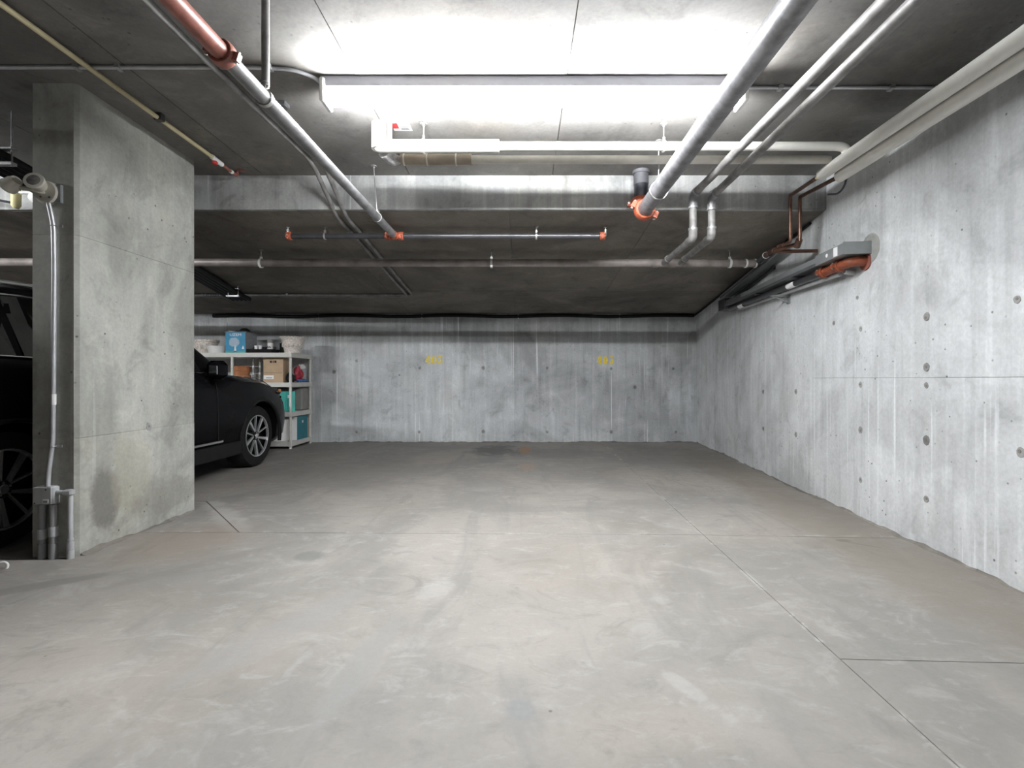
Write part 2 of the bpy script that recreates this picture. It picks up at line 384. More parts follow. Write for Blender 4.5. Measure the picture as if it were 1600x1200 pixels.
# ================================================================== SETTING
XL, YF = -10.0, -10.0
# ---- floor: slabs parted by saw cuts
floor = bx((XL-0.2, YF-0.2, -0.30), (3.2, BY+0.3, -0.005)).build('floor', 'joint')
struct(floor, 'worn beige grey concrete garage floor with saw cut joints', 'floor')
def jx(Y): return 1.10+0.0225*Y
g = 0.0018
def slab(poly):
    return MB().prism([(x, y, -0.006) for x, y in poly], (0, 0, 0.006)).build('slab', 'floor', floor)
R = 3.1
slab([(XL, YF), (jx(YF)-g, YF), (jx(3.13)-g, 3.13-g), (-1.84, 3.18-g), (-2.30, 3.18-g), (XL, 3.18-g)])
slab([(jx(YF)+g, YF), (R, YF), (R, 1.66-g), (jx(1.74)+g, 1.74-g)])
slab([(jx(1.74)+g, 1.74+g), (R, 1.66+g), (R, 3.02-g), (jx(3.13)+g, 3.13-g)])
slab([(jx(3.13)+g, 3.13+g), (R, 3.02+g), (R, BY+0.25), (jx(BY)+g, BY+0.25)])
slab([(-1.845+g, 3.18+g), (jx(3.13)-g, 3.13+g), (jx(BY)-g, BY+0.25), (XL, BY+0.25), (XL, 3.18+g), (-2.7, 3.18+g), (-2.7, 4.0), (-2.59+g, 4.0)])
slab([(-2.69, 3.18+g), (-1.85-g, 3.18+g), (-2.59-g, 3.99), (-2.69, 3.99)])

# ---- ceiling with formwork sheets, then the lower sloping ceiling behind the step
ceiling = bx((XL-0.2, YF-0.2, CZ+0.012), (3.2, SY, CZ+0.3)).build('ceiling', 'joint')
struct(ceiling, 'dark concrete ceiling with formwork seams above the strip light', 'ceiling')
xs = [XL, -6.99, -5.77, -4.55, -3.33, -2.11, -0.912, 0.25, 1.56, 3.15]
ysp = [YF, -5.5, -0.9, 1.5, SY]
for i in range(len(xs)-1):
    for j in range(len(ysp)-1):
        e = random.uniform(0, 0.0035); k = 0.003
        bx((xs[i]+k, ysp[j]+k, CZ-e+0.002), (xs[i+1]-k, ysp[j+1]-(k if j < 3 else 0), CZ+0.013)).build('formwork_sheet', 'ceil', ceiling)
low = MB().prism([(XL-0.2, SY, SZ+0.012), (XL-0.2, BY+0.3, zs(BY+0.3)+0.012), (XL-0.2, BY+0.3, CZ+0.3), (XL-0.2, SY, CZ+0.3)], (3.2-XL+0.2, 0, 0)).build('ceiling', 'step')
struct(low, 'lower sloping concrete ceiling behind the step near the back wall', 'ceiling')
bx((XL-0.2, SY-0.012, SZ+0.02), (3.1, SY+0.005, CZ)).build('step_face', 'step', low)
MB().prism([(XL, SY-0.012, SZ), (XL, SY+0.02, SZ-0.002), (XL, SY+0.02, SZ+0.03), (XL, SY-0.012, SZ+0.02)], (3.1-XL, 0, 0)).build('step_edge', 'step', low)
xs2 = [XL, -6.6, -4.2, -2.98, -1.76, -0.1, 1.12, 3.1]; ys2 = [SY+0.02, 5.2, 6.42, BY+0.02]
for i in range(len(xs2)-1):
    for j in range(len(ys2)-1):
        e = random.uniform(0, 0.003); k = 0.0015
        x0, x1, y0, y1 = xs2[i]+k, xs2[i+1]-k, ys2[j]+k, ys2[j+1]-k
        MB().hexa([(x0,y0,zs(y0)-e),(x1,y0,zs(y0)-e),(x1,y1,zs(y1)-e),(x0,y1,zs(y1)-e),(x0,y0,zs(y0)+.013),(x1,y0,zs(y0)+.013),(x1,y1,zs(y1)+.013),(x0,y1,zs(y1)+.013)]).build('formwork_sheet', 'soffit', low)

# ---- walls
def tie(wall, p, n, r):
    p = Vector(p); n = Vector(n); m = MB(); u = Vector((0,0,1)); v = n.cross(u)
    rs = []
    for t, k in ((-0.002, 1.15), (0.0015, 1.0), (0.0005, 0.55)):
        r_ = r*0.8; rs.append([p+n*t+(u*math.cos(2*PI*j/10)*random.uniform(0.9, 1.12)+v*math.sin(2*PI*j/10)*random.uniform(0.8, 1.0))*r_*k for j in range(10)])
    o = m.rings(rs).build('tie_hole', 'patch', wall, SM)
    MB().lathe(p+u*random.uniform(-.2,.2)*r+v*random.uniform(-.2,.2)*r, n, [(-0.001, r*0.34), (0.0022, r*0.30)], 8).build('hole_core', 'mortar', o)
    return o

wr = MB().hexa([WP(YF-.2, -0.35), WP(YF-.2, -0.012), WP(BY+.25, -0.012), WP(BY+.25, -0.35)] + [p+Vector((0,0,2.95)) for p in (WP(YF-.2, -0.35), WP(YF-.2, -0.012), WP(BY+.25, -0.012), WP(BY+.25, -0.35))]).build('wall_right', 'joint')
struct(wr, 'pale streaked concrete wall on the right with form tie marks', 'wall')
cols = [YF, -7.0, -4.0, -2.0, -0.2, 1.36, 2.576, 4.19, 5.55, 6.85, BY+0.01]
for i in range(len(cols)-1):
    y0, y1 = cols[i]+0.0008, cols[i+1]-0.0008
    rows = [0.0, 1.012, 2.9] if y1 < 4.3 else [0.0, 2.9]
    for j in range(len(rows)-1):
        e = random.uniform(0.0, 0.003)
        z0, z1 = rows[j]+(0.0012 if j else 0), rows[j+1]-0.0012
        q = [WP(y0, e), WP(y1, e), WP(y1, -0.013), WP(y0, -0.013)]
        MB().hexa([p+Vector((0,0,z0)) for p in q]+[p+Vector((0,0,z1)) for p in q]).build('formwork_panel', 'wall_r', wr)
for px, py, r in ((1448,495,.03),(1448,574,.03),(1448,602,.022),(1448,688,.034),(1448,780,.026),(1345,514,.022),(1345,601,.026),(1345,672,.03),(1345,750,.024),(1244,612,.03),(1244,679,.03),(1193,612,.028),(1193,670,.028),(1590,468,.024),(1596,707,.03),(1303,505,.02),(1340,465,.018)):
    p = RW(px, py); tie(wr, p+WN*0.003, WN, r)
wb = bx((XL-0.2, BY+0.012, -0.01), (3.2, BY+0.35, 2.95)).build('wall_back', 'joint')
struct(wb, 'grey concrete back wall with form tie marks below the low ceiling', 'wall')
bxs = [XL, -6.2, -4.99, -2.55, -0.11, 1.12, 3.05]
for i in range(len(bxs)-1):
    e = random.uniform(0, 0.003)
    bx((bxs[i]+0.0015, BY-e, 0), (bxs[i+1]-0.0015, BY+0.013, zs(BY)+0.01)).build('formwork_panel', 'wall_b', wb)
for px, py, r in ((656,575,.032),(755,575,.036),(855,575,.028),(955,576,.028),(655,675,.028),(755,674,.032),(855,675,.03),(955,675,.034),(992,605,.034),(557,564,.03),(522,581,.036),(557,675,.028),(1052,576,.026),(1056,675,.028),(624,586,.02)):
    tie(wb, U(px, py, BY)+Vector((0,-0.003,0)), (0,-1,0), r)
struct(bx((XL-0.35, YF-0.2, -0.01), (XL, BY+0.3, 2.95)).build('wall_left', 'wall'), 'far concrete wall on the left behind the car', 'wall')
struct(bx((XL-0.3, YF-0.35, -0.01), (3.2, YF, 2.95)).build('wall_front', 'wall'), 'concrete wall behind the camera across the aisle', 'wall')

# ---- pier on the left
px0, px1, py0, py1 = -2.755, -2.505, 2.74, 3.74
pier = bx((px0+0.02, py0+0.02, 0), (px1-0.02, py1-0.02, CZ)).build('wall_pier', 'joint')
struct(pier, 'broad concrete pier on the left with conduit on its narrow face', 'pier')
c = 0.018
k = 0.001
for z0, z1, sp in ((0.0, 0.668, ()), (0.6695, 1.815, (3.066,)), (1.8165, CZ, (3.42,))):
    ys_ = [py0, *sp, py1]
    for i in range(len(ys_)-1):
        a, b = ys_[i]+(k if i else 0), ys_[i+1]-(k if i < len(ys_)-2 else 0)
        fa, fb = (c if i == 0 else 0), (c if i == len(ys_)-2 else 0)
        e = 0.0015*(i % 2)
        MB().prism([(px0, a, z0), (px1-e-fa, a, z0), (px1-e, a+fa, z0), (px1-e, b-fb, z0), (px1-e-fb, b, z0), (px0, b, z0)], (0, 0, z1-z0)).build('cast_lift', 'pier', pier)
for yy, zz, r in ((3.27, 0.685, .03), (3.0, 2.13, .016), (2.95, 2.12, .014), (3.62, 2.05, .012)):
    tie(pier, (px1+0.001, yy, zz), (1,0,0), r)

# ---- dirt and mortar along the foot of the walls
def fillet(p0, p1, n, step, mat, name, label, h0=0.012, seed=1):
    rnd = random.Random(seed); ph = [rnd.uniform(0, 6.3) for _ in range(5)]; fr = [rnd.uniform(0.7, 1.3)*f for f in (3, 7, 13, 29, 61)]
    p0, p1, nn = Vector(p0), Vector(p1), Vector(n); L = (p1-p0).length; k = int(L/step); rs = []
    for i in range(k+1):
        u = L*i/k; p = p0.lerp(p1, i/k)
        q = sum(math.sin(u*f+a)*g_ for f, a, g_ in zip(fr, ph, (0.5, 0.5, 0.4, 0.3, 0.2)))
        h = h0*max(0.15, 0.8+q); d = 0.028*max(0.3, 1+0.4*math.sin(u*fr[1]+1)+0.3*math.sin(u*fr[3]))
        rs.append([p-nn*0.004, p+nn*d+Vector((0,0,0.0008)), p+nn*d*0.4+Vector((0,0,h*0.35)), p+nn*0.005+Vector((0,0,h))])
    return struct(MB().rings(rs).build(name, mat, None, SM), label, 'mortar strip')
fillet(WP(0.5), WP(7.72), WN, 0.025, 'mortar', 'trim_1', 'dark dirt and mortar strip along the foot of the right wall', 0.011, 3)
fillet((-3.2, BY-0.003, 0), (2.75, BY-0.003, 0), (0,-1,0), 0.03, 'mortar', 'trim_2', 'thin dirt strip along the foot of the back wall', 0.012, 5)
fillet((px1, py0+0.02, 0), (px1, py1-0.02, 0), (1,0,0), 0.02, 'mortar', 'trim_3', 'crumbly mortar strip along the foot of the pier', 0.011, 8)

# ================================================================== STRIP LIGHTS
def strip_light(xa, xb, Y, label, tubemat):
    t = thing('strip_light', label, 'light', ((xa+xb)/2, Y, CZ), 'fluorescent strip lights of the garage')
    m = MB(); zt = CZ-0.002
    m.rings([[(x, Y-0.05, zt), (x, Y-0.05, zt-0.055), (x, Y-0.038, zt-0.066), (x, Y+0.038, zt-0.066), (x, Y+0.05, zt-0.055), (x, Y+0.05, zt)] for x in (xa, xb)])
    m.build('housing', 'enamel', t)
    for s in (-1, 1):
        MB().tube([(xa+0.03, Y+s*0.028, zt-0.113), (xb-0.03, Y+s*0.028, zt-0.113)], 0.013, 10).build('tube', tubemat, t, SM)
    for x in (xa+0.012, xb-0.012):
        MB().bbox((x, Y, zt-0.078), (0.014, 0, 0), (0, 0.068, 0), (0, 0, 0.064), 0.006).build('end_socket', 'white', t)  # sockets made oversized so they block light and shade the pier top
    return t
LY = 2.72
strip_light(-1.105, 1.24, LY, 'bright twin tube strip light on the ceiling above the empty stall', 'tube')
strip_light(-6.7, -4.3, 2.30, 'strip light over the neighbouring stall left of the pier', 'tube')

# ================================================================== PIPE PARTS
def coupling(parent, pos, axis, r, mat='orange', up=(0,0,1)):
    pos = Vector(pos); d = Vector(axis).normalized(); u = Vector(up); u = (u-d*u.dot(d)).normalized(); v = d.cross(u)
    m = MB(); L = max(0.022, r*0.62)
    m.lathe(pos, d, [(-L, r*1.02), (-L, r*1.25), (-L*0.6, r*1.36), (L*0.6, r*1.36), (L, r*1.25), (L, r*1.02)], 18, False)
    for s in (-1, 1):
        m.obox(pos+v*s*r*1.55, d*L*0.55, v*r*0.32, u*r*0.42)
    o = m.build('coupling', mat, parent, 30)
    for s in (-1, 1):
        MB().tube([pos+v*s*r*1.62-u*r*0.62, pos+v*s*r*1.62+u*r*0.62], r*0.17, 6).build('bolt', 'bolt', o)
    return o
def hanger(parent, pos, axis, r, ztop, mat='bolt', wdt=0.010, rod=0.0045, top=None):
    pos = Vector(pos); d = Vector(axis).normalized(); m = MB()
    n = 18; u = Vector((0,0,1)); u = (u-d*u.dot(d)).normalized(); v = d.cross(u); R = r+0.003
    rs = []
    for i in range(n):
        e = u*math.cos(2*PI*i/n)+v*math.sin(2*PI*i/n)
        rs.append([pos+e*R-d*wdt, pos+e*(R+0.004)-d*wdt, pos+e*(R+0.004)+d*wdt, pos+e*R+d*wdt])
    m.rings(rs, True, True)
    m.obox(pos+u*(R+0.012), d*wdt, v*0.008, u*0.011)
    m.tube([pos+u*(R+0.012)-v*0.018, pos+u*(R+0.012)+v*0.018], 0.005, 6)
    o = m.build('hanger_ring', mat, parent, 30)
    tp = Vector(top) if top else Vector((pos.x, pos.y, ztop))
    MB().tube([pos+u*(R+0.02), tp], rod, 8).build('hanger_rod', 'bolt', parent, SM)
    MB().lathe(tp, (0,0,-1), [(0, 0.022), (0.006, 0.022), (0.008, 0.009), (0.02, 0.008)], 10).build('anchor', 'galv2', parent, SM)
    return o
def pipe(name, path, r, mat, parent, bend=0.0, seg=16):
    return MB().tube(path, r, seg, bend).build(name, mat, parent, SM)
def collar(parent, pos, axis, r, L=0.012, mat='galv', k=1.18, name='collar'):
    return MB().lathe(pos, axis, [(-L, r*1.0), (-L, r*k), (L, r*k), (L, r*1.0)], 18, False).build(name, mat, parent, 30)

# ---- sprinkler main coming from the camera, ending in a tee on the branch
SX, BRY = -1.1255, 4.32; BRZ = U(617, 369, BRY).z
t = thing('sprinkler_main', 'grey sprinkler main running from the ceiling front to the tee on the branch', 'pipe', (SX, 2.1, 2.23))
def sz(Y): return 2.232+(BRZ-2.232)*(Y-2.13)/(BRY-2.13)
pipe('pipe', [(SX, 1.83, sz(1.83)), (SX, BRY-0.03, sz(BRY-0.03))], 0.031, 'mainpipe', t, 0, 18)
pipe('painted_pipe', [(SX, -0.9, CZ), (SX, -0.9, sz(-0.9)), (SX, 1.83, sz(1.83))], 0.034, 'redbrown', t, 0.12)
coupling(t, (SX, 1.83, sz(1.83)), (0,1,0), 0.036, 'redbrown', (0.3,0,1))
pipe('drop_post', [(SX+0.004, 2.13, 2.285), (SX+0.004, 2.13, CZ)], 0.0165, 'galv2', t)
hanger(t, (SX, 2.13, sz(2.13)), (0,1,0), 0.031, 2.30, 'bolt')
hanger(t, (SX, 3.785, sz(3.785)), (0,1,0), 0.031, CZ, 'bolt', 0.006, 0.0035, top=(SX-0.03, 3.80, CZ))

# ---- sprinkler branch
xa, xb = U(450, 369, BRY).x, U(946, 369, BRY).x
t = thing('sprinkler_branch', 'short black sprinkler branch pipe with orange grooved couplings under the low ceiling', 'pipe', ((xa+xb)/2, BRY, BRZ))
pipe('pipe', [(xa, BRY, BRZ), (xb, BRY, BRZ)], 0.0255, 'blackpipe', t, 0, 18)
for p in (452, 606, 627, 941):
    coupling(t, (U(p, 369, BRY).x, BRY, BRZ), (1,0,0), 0.027, 'orange', (0,-0.3,1))
MB().lathe((SX, BRY, BRZ), (1,0,0), [(-0.05, .028), (-0.02, .033), (0.02, .033), (0.05, .028)], 14).build('tee', 'orange', t, SM)
MB().lathe((SX, BRY, BRZ), (0,-1,0), [(0, .03), (0.07, .034)], 14).build('tee_outlet', 'orange', t, SM)
for p in (xa, xb):
    m = MB(); m.tube([(p, BRY, BRZ), (p, BRY, BRZ+0.05)], 0.010, 8)
    m.lathe((p, BRY, BRZ+0.045), (0,0,1), [(0, .013), (0.012, .013), (0.014, 0.004), (0.032, 0.004), (0.033, .016), (0.035, .016)], 12)
    m.build('sprinkler_head', 'bolt', t, 30)
for p in (508, 838):
    hanger(t, (U(p, 369, BRY).x, BRY, BRZ), (1,0,0), 0.0255, zs(BRY), 'bolt', 0.007, 0.003)

# ---- brown drain pipe across the bay
DY = 4.9; DZ = U(0, 411.5, DY).z; dxe = U(1178, 411, DY).x
t = thing('drain_pipe', 'long brown drain pipe crossing the bay under the low ceiling', 'pipe', (-2.0, DY, DZ))
pipe('pipe', [(XL, DY, DZ+0.02), (dxe, DY, DZ)], 0.039, 'brownpipe', t, 0, 20)
for p in (408, 768, 1140):
    x = U(p, 411, DY).x; hanger(t, (x, DY, DZ), (1,0,0), 0.040, zs(DY), 'white', 0.011, 0.004)
for p in (1165, 1180): collar(t, (U(p, 411, DY).x, DY, DZ), (1,0,0), 0.039, 0.008, 'white', 1.14)
for p in (1023, 1050): collar(t, (U(p, 411, DY).x, DY, DZ), (1,0,0), 0.039, 0.03, 'brownpipe', 1.12)

# ---- twin grey drain pipes that drop before the step
for X, zt, zb, X2, Yt, zf, lab in ((1.375, 2.478, 2.134, 1.425, 2.078, 2.438, 'left one of the two grey drain pipes dropping at the ceiling step'),
                               (1.524, 2.4625, 2.144, 1.592, 2.117, 2.465, 'right one of the two grey drain pipes dropping at the ceiling step')):
    t = thing('drain_branch', lab, 'pipe', (X, 3.0, zt), 'twin drain pipes')
    sl = (zt-zf)/(3.9-Yt); zz = lambda Y: zf+sl*(Y-Yt)
    pipe('pipe', [(X, -0.6, CZ), (X, -0.6, zz(-0.6)), (X, 3.86, zz(3.86))], 0.028, 'galv2', t, 0.1)
    pipe('elbow', [(X, 3.80, zz(3.80)), (X, 3.90, zt), (X, 3.90, zt-0.10)], 0.034, 'castiron', t, 0.07)
    pipe('drop', [(X, 3.90, zt-0.06), (X, 3.90, zb+0.03)], 0.029, 'galv2', t)
    pipe('lower_elbow', [(X, 3.90, zb+0.075), (X, 3.90, zb), (X+(X2-X)*0.12, 4.03, zb+0.004)], 0.034, 'galv2', t, 0.06)
    pipe('lower_pipe', [(X+(X2-X)*0.05, 3.97, zb+0.001), (X2, DY, DZ)], 0.028, 'galv2', t)
    for p, a in (((X, 3.90, zb+0.07), (0,0,1)), ((X, 3.90, zt-0.10), (0,0,1)), ((X, 3.80, zz(3.80)), (0,1,0))): collar(t, p, a, 0.030, 0.008, 'galv', 1.25)
    collar(t, (X+(X2-X)*0.8, 4.7, zb+(DZ-zb)*0.8), (X2-X, 1, 0.02), 0.029, 0.02, 'galv2', 1.2)

# ---- big drain from the ceiling to the front
BX = 0.958
t = thing('large_drain_pipe', 'large grey drain pipe hung below the ceiling with orange coupling elbow', 'pipe', (BX, 3.9, 2.33))
pipe('pipe', [(BX, -0.8, CZ), (BX, -0.8, 2.31), (BX, 3.79, 2.322)], 0.057, 'castiron', t, 0.2, 24)
pipe('riser', [(BX, 3.90, 2.42), (BX, 3.90, CZ)], 0.056, 'abs', t, 0, 24)
MB().lathe((BX, 3.90, CZ-0.11), (0,0,1), [(0, .0568), (0.0, .0585), (0.085, .0585), (0.085, .066), (0.112, .068)], 24).build('riser_sleeve', 'dpipe', t, 30)
pipe('elbow', [(BX, 3.76, 2.322), (BX, 3.90, 2.325), (BX, 3.90, 2.46)], 0.058, 'orange', t, 0.10, 20)
coupling(t, (BX, 3.79, 2.322), (0,1,0), 0.059, 'orange', (0.5,0,1))
coupling(t, (BX, 3.90, 2.415), (0,0,1), 0.057, 'orange', (0.3,1,0))
hanger(t, (BX, 3.40, 2.321), (0,1,0), 0.057, CZ, 'bolt', 0.008, 0.0045)
hanger(t, (BX, 1.2, 2.315), (0,1,0), 0.057, CZ, 'bolt', 0.008, 0.0045)

# ---- white insulated pipes crossing under the ceiling
Y1, Z1 = 3.173, U(0, 228.5, 3.173).z; Y2, Z2 = 3.33, U(0, 249.5, 3.33).z
AX0, AX1 = 2.165, 2.20; AZ = 2.50
t = thing('insulated_pipe', 'white insulated pipe across the ceiling with thick elbow at its left end', 'pipe', (0.5, Y1, Z1))
xl = U(592, 0, Y1).x; xm = U(780, 0, Y1).x
pipe('thick_insulation', [(xl, Y1, Z1+0.02), (xl, Y1, Z1), (xm, Y1, Z1)], 0.041, 'insul', t, 0.02, 18)
pipe('thin_insulation', [(xm, Y1, Z1), (2.07, Y1, Z1), (2.115, Y1, Z1-0.012), (2.128, Y1+0.01, 2.46)], 0.028, 'insul', t, 0.04, 18)
pipe('riser_insulation', [(xl, Y1, Z1-0.02), (xl, Y1, CZ)], 0.047, 'insul', t, 0, 18)
pipe('bare_stub', [(xl+0.07, Y1, Z1+0.02), (xl+0.07, Y1, CZ)], 0.016, 'insul2', t)
collar(t, (U(733, 0, Y1).x, Y1, Z1), (1,0,0), 0.041, 0.006, 'insul2', 1.05, 'tape_band')
for p in (662, 1037):
    x = U(p, 0, Y1).x; hanger(t, (x, Y1, Z1), (1,0,0), 0.041 if p < 700 else 0.030, CZ, 'insul', 0.006, 0.004)
t = thing('insulated_pipe', 'thinner cream insulated pipe with brown sleeve behind the thick white insulated pipe', 'pipe', (0.5, Y2, Z2))
xs_, xe_ = U(627, 0, Y2).x, U(737, 0, Y2).x
pipe('insulation', [(xe_-0.02, Y2, Z2), (U(1296, 0, Y2).x, Y2, Z2)], 0.028, 'insul2', t, 0, 18)
pipe('brown_sleeve', [(xs_, Y2, Z2), (xe_, Y2, Z2)], 0.037, 'sleeve', t, 0, 18)
pipe('foil_elbow', [(xl+0.02, Y1+0.05, Z1-0.01), (xl+0.06, Y2-0.02, Z2-0.012), (xs_-0.02, Y2, Z2)], [0.045, 0.043, 0.041, 0.040, 0.038, 0.037, 0.036, 0.034, 0.030], 'foil', t, 0.06, 14)
pipe('foil_neck', [(xs_-0.06, Y2, Z2), (xs_+0.01, Y2, Z2)], 0.024, 'foil', t)
for p in (632, 668, 713): collar(t, (U(p, 0, Y2).x, Y2, Z2), (1,0,0), 0.037, 0.005, 'insul', 1.08, 'strap')

# ---- insulated pipes along the right wall, going on as bare copper
for X0, X1, ye, zz, bxx, lab, second in ((2.10, 2.134, 3.46, 2.457, 2.172, 'upper white insulated pipe along the top of the right wall', False),
                                         (2.170, 2.205, 3.37, 2.408, 2.249, 'lower white insulated pipe hugging the right wall below the other', True)):
    t = thing('insulated_pipe', lab, 'pipe', (X1, 3.0, zz), 'insulated wall pipes')
    pipe('insulation', [(X0, 1.45, CZ), (X0, 1.45, zz-0.02), (X1, ye, zz)], 0.041, 'insul', t, 0.08, 20)
    if not second:
        pipe('bare_tube', [(X1, ye-0.02, zz), (bxx, 3.925, 2.488)], 0.015, 'dcopper', t)
        MB().lathe((X1-0.002, ye+0.03, zz), (0,1,0), [(-0.02, .0155), (-0.02, .017), (0.02, .017), (0.02, .0155)], 12, False).build('yellow_tag', 'yellow2', t, 30)
        pipe('copper_drop', [(bxx, 3.90, 2.4885), (bxx, 3.93, 2.488), (bxx, 3.93, 2.117), (2.20, 4.12, 2.125)], 0.0135, 'copper', t, 0.025)
        pipe('valve_run', [(2.19, 4.06, 2.123), (2.30, 4.62, 2.168)], 0.019, 'dcopper', t)
        pipe('black_joint', [(2.285, 4.55, 2.162), (2.345, 4.80, 2.171)], 0.028, 'abs', t)
        collar(t, (2.286, 4.55, 2.162), (0.2,1,0.05), 0.026, 0.006, 'white', 1.2)
        for k in (0.2, 0.45, 0.7): collar(t, (2.19+0.11*k, 4.06+0.56*k, 2.123+0.045*k), (0.2,1,0.08), 0.019, 0.012, 'copper', 1.35, 'fitting')
    else:
        pipe('bare_tube', [(X1, ye-0.02, zz), (bxx, 3.925, 2.475)], 0.015, 'dcopper', t)
        pipe('hose_loop', [(X1+0.03, ye-0.03, zz-0.01), (X1+0.055, ye+0.03, zz-0.05), (X1+0.03, ye+0.06, zz-0.10), (X1-0.04, ye+0.07, zz-0.10)], 0.007, 'abs', t, 0.05)
        pipe('copper_drop', [(bxx, 3.90, 2.4765), (bxx, 3.93, 2.475), (bxx, 3.93, 2.117)], 0.0135, 'copper', t, 0.025)
        pipe('valve_body', [(bxx-0.005, 3.93, 2.13), (bxx+0.002, 3.98, 2.085)], 0.026, 'dcopper', t)
        pipe('cross_tube', [(bxx+0.002, 3.94, 2.105), (2.165, 4.18, 2.10), (wx(4.1)-0.01, 4.10, 2.085)], 0.0145, 'copper', t, 0.03)

# ---- thin tubes and conduits on the ceiling
t = thing('gas_tube', 'pale yellow plastic tube along the ceiling beside the pier with red end fitting', 'pipe', (-2.28, 3.0, CZ))
pipe('tube', [(-2.28, 0.5, CZ-0.022), (-2.28, 3.62, CZ-0.03)], 0.0135, 'yellow', t)
pipe('white_fitting', [(-2.28, 3.58, CZ-0.03), (-2.28, 3.70, CZ-0.035)], 0.018, 'white', t)
MB().blob((-2.285, 3.62, CZ-0.055), 0.02, 0.025, 0.018, 3, 0.1).build('red_tag', 'red', t, SM)
pipe('rusty_end', [(-2.28, 3.70, CZ-0.035), (-2.28, 3.90, CZ-0.04), (-2.28, 3.90, CZ)], 0.011, 'redbrown', t, 0.02)
collar(t, (-2.28, 3.82, CZ-0.038), (0,1,0), 0.011, 0.012, 'white', 1.3)
MB().lathe((-2.235, 3.88, CZ), (0,0,-1), [(0, .03), (.004, .03), (.006, .012)], 12).build('ceiling_plate', 'redbrown', t, SM)
bx((-2.30, 3.04, CZ-0.045), (-2.255, 3.075, CZ)).build('clip', 'dark', t)

t = thing('light_conduit', 'thin grey conduit along the ceiling curving into the left lamp end', 'conduit', (-4.0, 2.585, CZ))
pipe('conduit', [(XL, 2.585, CZ-0.011), (-1.42, 2.585, CZ-0.011), (-1.22, 2.60, CZ-0.012), (-1.13, 2.66, CZ-0.02), (-1.105, 2.71, CZ-0.03)], 0.010, 'conduit', t, 0.08, 10)
for x in (-4.6, -2.36, -2.14, -1.34):
    m = MB(); m.obox((x, 2.585, CZ-0.012), (0.012,0,0), (0,0.022,0), (0,0,0.0115)); m.build('strap', 'galv', t)
t = thing('light_conduit', 'thin grey conduit from the lamp to the right wall', 'conduit', (1.8, 2.765, CZ))
pipe('conduit', [(1.24, 2.74, CZ-0.02), (1.30, 2.765, CZ-0.011), (wx(2.765)-0.002, 2.765, CZ-0.011)], 0.009, 'conduit', t, 0.03, 10)
for x in (1.47, 2.1): MB().obox((x, 2.765, CZ-0.012), (0.012,0,0), (0,0.02,0), (0,0,0.0115)).build('strap', 'galv', t)
t = thing('ceiling_box', 'small dark junction box on the ceiling beside the sprinkler main', 'junction box', (-1.45, 2.93, CZ))
MB().bbox((-1.45, 2.93, CZ-0.016), (0.042,0,0), (0,0.03,0), (0,0,0.016), 0.006).build('body', 'dgrey', t)
MB().bbox((-1.45, 2.93, CZ-0.034), (0.03,0,0), (0,0.02,0), (0,0,0.003), 0.002).build('cover', 'dark', t)

for X, Yt, lab in ((-1.545, 6.62, 'left one of two grey conduits bending down over the ceiling step'), (-1.465, 6.56, 'right one of two grey conduits bending down over the ceiling step')):
    t = thing('step_conduit', lab, 'conduit', (X, 4.2, 2.36), 'conduits over the step')
    r = 0.0175
    path = [(X-0.10, -1.0, CZ-0.042), (X-0.06, 2.6, CZ-0.042), (X-0.02, 3.62, CZ-0.042), (X, 3.88, 2.46), (X, 4.06, zs(4.06)-0.03), (X, 4.4, zs(4.4)-0.02), (X, Yt, zs(Yt)-0.02), (-4.9, Yt, zs(Yt)-0.02)]
    pipe('conduit', path, r, 'galv2', t, 0.10, 12)
    MB().obox((X, 4.46, zs(4.46)-0.012), (0.045,0,0), (0,0.012,0), (0,0,0.012)).build('strap', 'galv', t)
    if Yt < 6.6:
        for i in range(9):
            collar(t, (-4.02-0.032*i, Yt, zs(Yt)-0.02), (1,0,0), r, 0.008, 'dgrey', 1.4, 'rib')
        MB().obox((-3.15, Yt, zs(Yt)-0.012), (0.012,0,0), (0,0.04,0), (0,0,0.012)).build('strap', 'galv', t)

# ---- black hose along the top of the back wall and round the corner
t = thing('black_hose', 'black hose hung along the top of the back wall and right wall', 'hose', (0, BY, 2.03))
hz = zs(BY)-0.034
pts = [(-4.9+0.35*i, BY-0.036, hz+0.012*math.sin(i*1.3)-0.006) for i in range(22)]
pts += [(wx(BY)-0.05, BY-0.03, hz)]
pts2 = [(wx(BY)-0.05, BY-0.03, hz)]+[tuple(WP(y, 0.018, zs(y)-0.022)) for y in (7.5, 6.8, 6.0, 5.2, 4.5, 4.2)]
MB().tube(pts, 0.028, 10, 0.08).build('hose', 'black', t, SM)
MB().tube(pts2, 0.013, 10).build('cable', 'black', t, SM)
for p in (500, 660, 810, 967):
    x = U(p, 0, BY).x; m = MB(); m.torus((x, BY-0.03, hz), (1,0,0), 0.027, 0.004, 12, 6); m.tube([(x, BY-0.04, hz-0.02), (x, BY-0.05, hz-0.055)], 0.008, 6)
    m.build('hook', 'white', t, SM)

